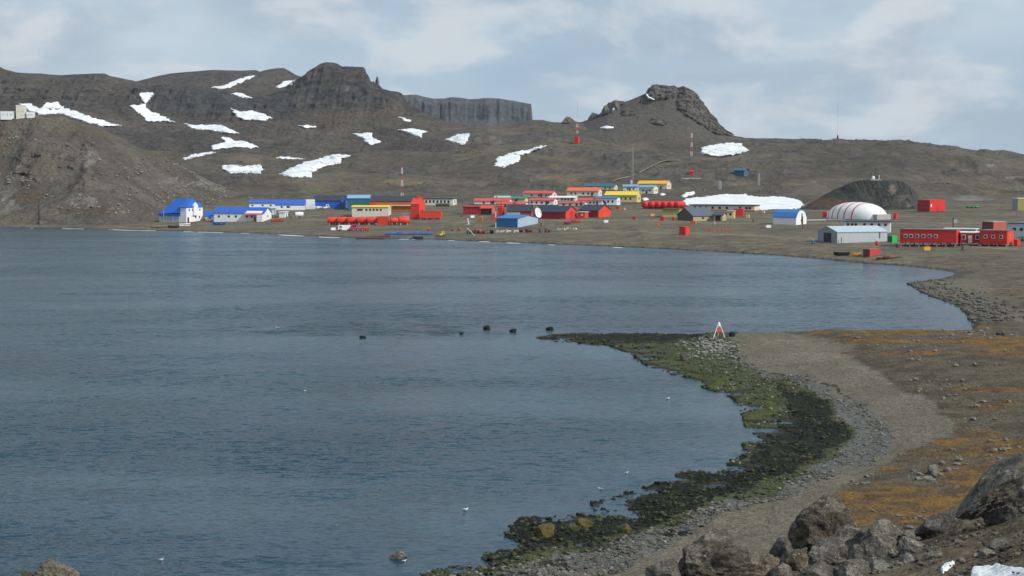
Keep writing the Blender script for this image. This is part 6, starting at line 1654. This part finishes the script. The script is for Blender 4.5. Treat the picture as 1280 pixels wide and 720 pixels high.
def pontoon(name, label, x0, x1, yb, hpx, mat, cat, rot=.05, cells=5, mat2=None, W=3.0, group=None):
    px = (x0 + x1) / 2; X, Yv, zv, s, az = frame_at(px, yb); L = (x1 - x0) * s; h = hpx * s
    r_ = empty(name, (X, Yv, zv), rot - az, label, cat, group)
    for i in range(cells):
        a = -L/2 + L * i / cells; b_ = a + L / cells - .12; hh = h * (0.75 + .25 * ((i * 7) % 3) / 2)
        MB().prism([(-W/2, .1), (-W/2 * .9, -.3), (W/2 * .9, -.3), (W/2, .1), (W/2, hh * .8), (W/2 * .8, hh), (-W/2 * .8, hh), (-W/2, hh * .8)], a, b_).build("section", mat2 if (mat2 and i % 2) else mat, r_)
    MB().box(-L/2, L/2, -W/2 - .15, -W/2 - .02, h * .4, h * .55).build("fender", WOODP, r_)
    return r_
pontoon("barge", "long dark rusty red barge lying at the waterline below the red tanks", 445, 488, 298.8, 4.2, paint("dark_rust_red", (.10, .025, .028), dirt=.3), "barge", cells=3, mat2=RUST)
pontoon("boat_row", "long row of blue tarpaulin covered floats on the beach crest", 481, 541, 293.8, 4.2, TARP, "floats", cells=8, mat2=paint("mid_blue_tarpaulin", (.04, .14, .46), dirt=.1), W=2.4)
hull("dark_skiff", "dark skiff on the beach below the blue covered floats", 516, 529, 299.3, 3.6, NAVY)
hull("dark_skiff", "dark open boat drawn up in front of the tall boathouse", 210, 224, 285.4, 3.4, NAVY)
hull("blue_dinghy", "blue covered dinghy on the beach in front of the long white house", 265.5, 283, 281.5, 3.8, TARP, inner=TARP)
pontoon("retaining_wall", "low white wall on the slipway in front of the tall boathouse", 224, 238, 282.3, 3.6, WHITE, "wall", cells=2, W=1.2)
pontoon("slipway", "brown timber slipway deck left of the tall boathouse", 190, 221, 283.8, 2.0, WOODP, "slipway", cells=5, W=9)
pontoon("red_sledge_pile", "pile of red sledges beside the small white cabin", 339, 355, 277, 4.0, paint("dull_red_paint", (.38, .04, .035), dirt=.3), "sledge pile", cells=4)
hull("black_dinghy", "black rubber dinghy on the beach left of the dark red container", 1042, 1062, 320, 4.6, TYRE, inner=LGREY)
hull("yellow_dinghy", "yellow dinghy on the beach beside the black one", 1064, 1076, 320.4, 4.2, YOR, inner=WHITE)
house("shipping_container", "maroon and red container on the beach behind loose planks", 1087, 1079, 1100, 321.5, 9.5, .3, 6, paint("maroon_container", (.20, .045, .05), dirt=.2, ribs=2.0), SALMON, cat="container", style='flat', endmat=paint("red_container_end", (.44, .06, .05), dirt=.3), ov=.02)
pontoon("plank_stack", "stack of brown planks beside the maroon container", 1096, 1127, 323.0, 3.0, paint("raw_planks", (.25, .12, .08), dirt=.4), "planks", cells=4, mat2=RUST, W=2.5)
pontoon("slip_rail", "dark slip rail running into the water below the maroon container", 1062, 1090, 329.6, 1.8, RUST, "slip rail", cells=3, W=2, rot=.3)
def junk(label, x0, x1, yb, hpx, mats, seed, n=8, name="scrap_heap", group="scrap heaps along the beach crest"):
    px = (x0 + x1) / 2; X, Yv, zv, s, az = frame_at(px, yb); L = (x1 - x0) * s; h = hpx * s; rs = random.Random(seed)
    r_ = empty(name, (X, Yv, zv), -az, label, "scrap heap", group)
    for i in range(n):
        a = -L/2 + L * (i + .5) / n; k = rs.random(); hh = h * rs.uniform(.5, 1.0); w = L / n * rs.uniform(.7, 1.25); mt_ = mats[rs.randrange(len(mats))]
        y = rs.uniform(-1.2, 1.2)
        if k < .4: MB().lathe((a - w/2, y, hh * .5), (a + w/2, y + rs.uniform(-.6, .6), hh * .5), [(0, hh * .3), (.05, hh * .5), (.95, hh * .5), (1, hh * .3)], 12).build("drum", mt_, r_)
        elif k < .75: MB().prismy([(a - w/2, -.2), (a + w/2, -.2), (a + w/2 - .2, hh), (a - w/2 + .3, hh * .8)], y - .9, y + .9).build("crate", mt_, r_)
        else: MB().tube((a - w * .8, y, 0), (a + w * .8, y + .5, hh), .14, n=6).build("beam", mt_, r_)
GRN = paint("machine_green", (.08, .26, .05), dirt=.2)
junk("rusty drums and beams at the left end of the beach scrap", 564, 580, 288.5, 4.5, [RUST, ORANGE, WOODP], 3, 7)
junk("mixed green and rust coloured machinery scrap left of the blue workshop", 584, 618, 292, 6.5, [RUST, GRN, DGREY, RUST, SALMON], 7, 14)
junk("pale sacks and dark wheels in front of the blue workshop", 620, 648, 290.5, 4.8, [OFFW, TYRE, WOODP, CONC], 11, 9)
junk("line of dark rusty cylinders right of the blue workshop", 649, 688, 290.5, 6.5, [RUST, RUST, paint("dark_rust_red", (.10, .025, .028))], 13, 10)
junk("grey white frames and fence panels below the red gables", 696, 721, 287.2, 3.4, [CONC, STEEL, OFFW], 17, 9)
junk("small heap of orange and yellow gear behind the magenta loader", 455, 462, 288.5, 5.5, [ORANGE, YOR, RED], 19, 4)
junk("green machine parts on the plain below the right hillside", 1205, 1223, 260.0, 3.4, [GRN, BGREEN, DGREY], 23, 6)
hull("red_boat", "dark red boat on the gravel in front of the two red gables", 705, 714, 281, 3.4, DRED, inner=RED)
hull("red_boat", "orange red boat leaning right of the dark red one", 714, 726, 278.5, 3.2, ORED, inner=ORED)
# crane arm lying at an angle and the long white strip
X, Yv, zv, s, az = frame_at(589, 295)
r_ = empty("crane_jib", (X, Yv, zv), -az, "pale slanting crane arm propped over the beach scrap", "crane arm")
MB().tube((-5.2 * s, 0, 10 * s), (4.5 * s, -1.5, .1), .22, n=8).build("arm", CONC, r_)
MB().tube((-4.5 * s, 0, -.3), (-2.8 * s, 0, 7.0 * s), .18, n=8).build("strut", CONC, r_)
X, Yv, zv, s, az = frame_at(584.5, 281)
r_ = empty("windsock_post", (X, Yv, zv), -az, "short white leaning post left of the orange cabinet", "post")
MB().tube((.6, 0, -.3), (0, 0, 8 * s), .22, n=8).build("post_shaft", WHITE, r_)
MB().box(-.5, 1.3, -.6, .6, -.3, .25).build("footing", CONC, r_)
# pale footpaths up the hillside
def hillpath(label, pts, w=1.6):
    V = []; m_ = MB()
    q_ = []
    for (a, b_), (c2, d2) in zip(pts[:-1], pts[1:]):
        for t in np.linspace(0, 1, 9)[:-1]:
            x, y = a + (c2 - a) * t, b_ + (d2 - b_) * t; Y_, z_ = surf(x, y); q_.append((float(P(x, Y_, z_)[0]), Y_, z_))
    for x, y, z_ in q_: V.append((x, y - w, z_ + .7)); V.append((x, y + w, z_ + 1.0))
    for i in range(len(q_) - 1): m_.f.append((2*i, 2*i+2, 2*i+3, 2*i+1))
    m_.v = V; o = m_.build("footpath", paint("pale_path_gravel", (.34, .315, .26), dirt=.2, rough=.95)); return tag(o, label, None, None, "structure")
hillpath(None, [(766, 228), (776, 224), (788, 222), (796, 218)])
hillpath(None, [(799, 217), (812, 210), (824, 204), (834, 201.5), (853, 201.5)])

# small loose gear around the station
smallset = [
 ("blue_drum", "blue drum standing in front of the cream building", 470, 282.6, BLUE2, 'drum'), ("red_drum", "red drum on the gravel left of the yellow truck", 536, 288.8, RED, 'drum'),
 ("fuel_drum", "dark drum beside the low red shed", 577, 271.0, DGREY, 'drum'), ("white_crate", "white crate in front of the low red shed", 590, 272.5, WHITE, 'crate'),
 ("wood_crate", "brown wooden crate right of the blue workshop", 679, 282.5, WOODP, 'crate'), ("white_crate", "white crate on the gravel below the rightmost red hall", 757, 278.5, WHITE, 'crate'),
 ("yellow_crate", "yellow crate left of the olive hall", 815, 270.5, YOR, 'crate'), ("fuel_drum", "grey drum in front of the tan shed", 893, 281.5, STEEL, 'drum'),
 ("wood_crate", "wooden crate between the tan shed and the blue roofed barn", 944, 277.5, WOODP, 'crate'), ("white_crate", "small white crate before the blue roofed barn", 960, 285.0, WHITE, 'crate'),
 ("blue_drum", "blue drum at the near corner of the grey hangar", 1016, 304.5, BLUE2, 'drum'), ("red_drum", "red drum by the wall of the grey hangar", 1096, 306.5, RED, 'drum'),
 ("wood_crate", "wooden crate before the middle section between the red wings", 1207, 312.5, WOODP, 'crate'), ("fuel_drum", "dark drum left of the long red building", 1122, 309.5, DGREY, 'drum'),
 ("yellow_crate", "yellow crate in front of the long red building", 1158, 313.5, YOR, 'crate'), ("white_crate", "white crate on the beach left of the magenta loader", 416, 288.0, WHITE, 'crate'),
 ("wood_crate", "wooden crate right of the small white cabin", 366, 273.6, WOODP, 'crate'), ("fuel_drum", "dark drum at the door of the bright blue hall", 436.5, 263.6, DGREY, 'drum')]
for nm_, lab, px_, py_, mt_, kd in smallset:
    X, Yv, zv, s, az = frame_at(px_, py_)
    r_ = empty(nm_, (X, Yv, zv), .4 - az, lab, kd, "drums and crates lying about the station")
    if kd == 'drum':
        MB().lathe((0, 0, -.1), (0, 0, 1.25), [(0, .42), (.30, .42), (.32, .45), (.34, .42), (.64, .42), (.66, .45), (.68, .42), (1, .42)], 14).build("barrel", mt_, r_, True)
        MB().lathe((0, 0, 1.252), (0, 0, 1.30), [(0, .40), (1, .38)], 14).build("lid", STEEL, r_)
    else:
        MB().box(-.9, .9, -.7, .7, .12, 1.2).build("case", mt_, r_)
        bs = MB()
        for x in (-.7, 0, .7): bs.box(x - .1, x + .1, -.7, .7, -.2, .118)
        bs.build("pallet", WOODP, r_)
        MB().box(-.95, .95, -.75, .75, 1.203, 1.28).build("lid", WOODP, r_)
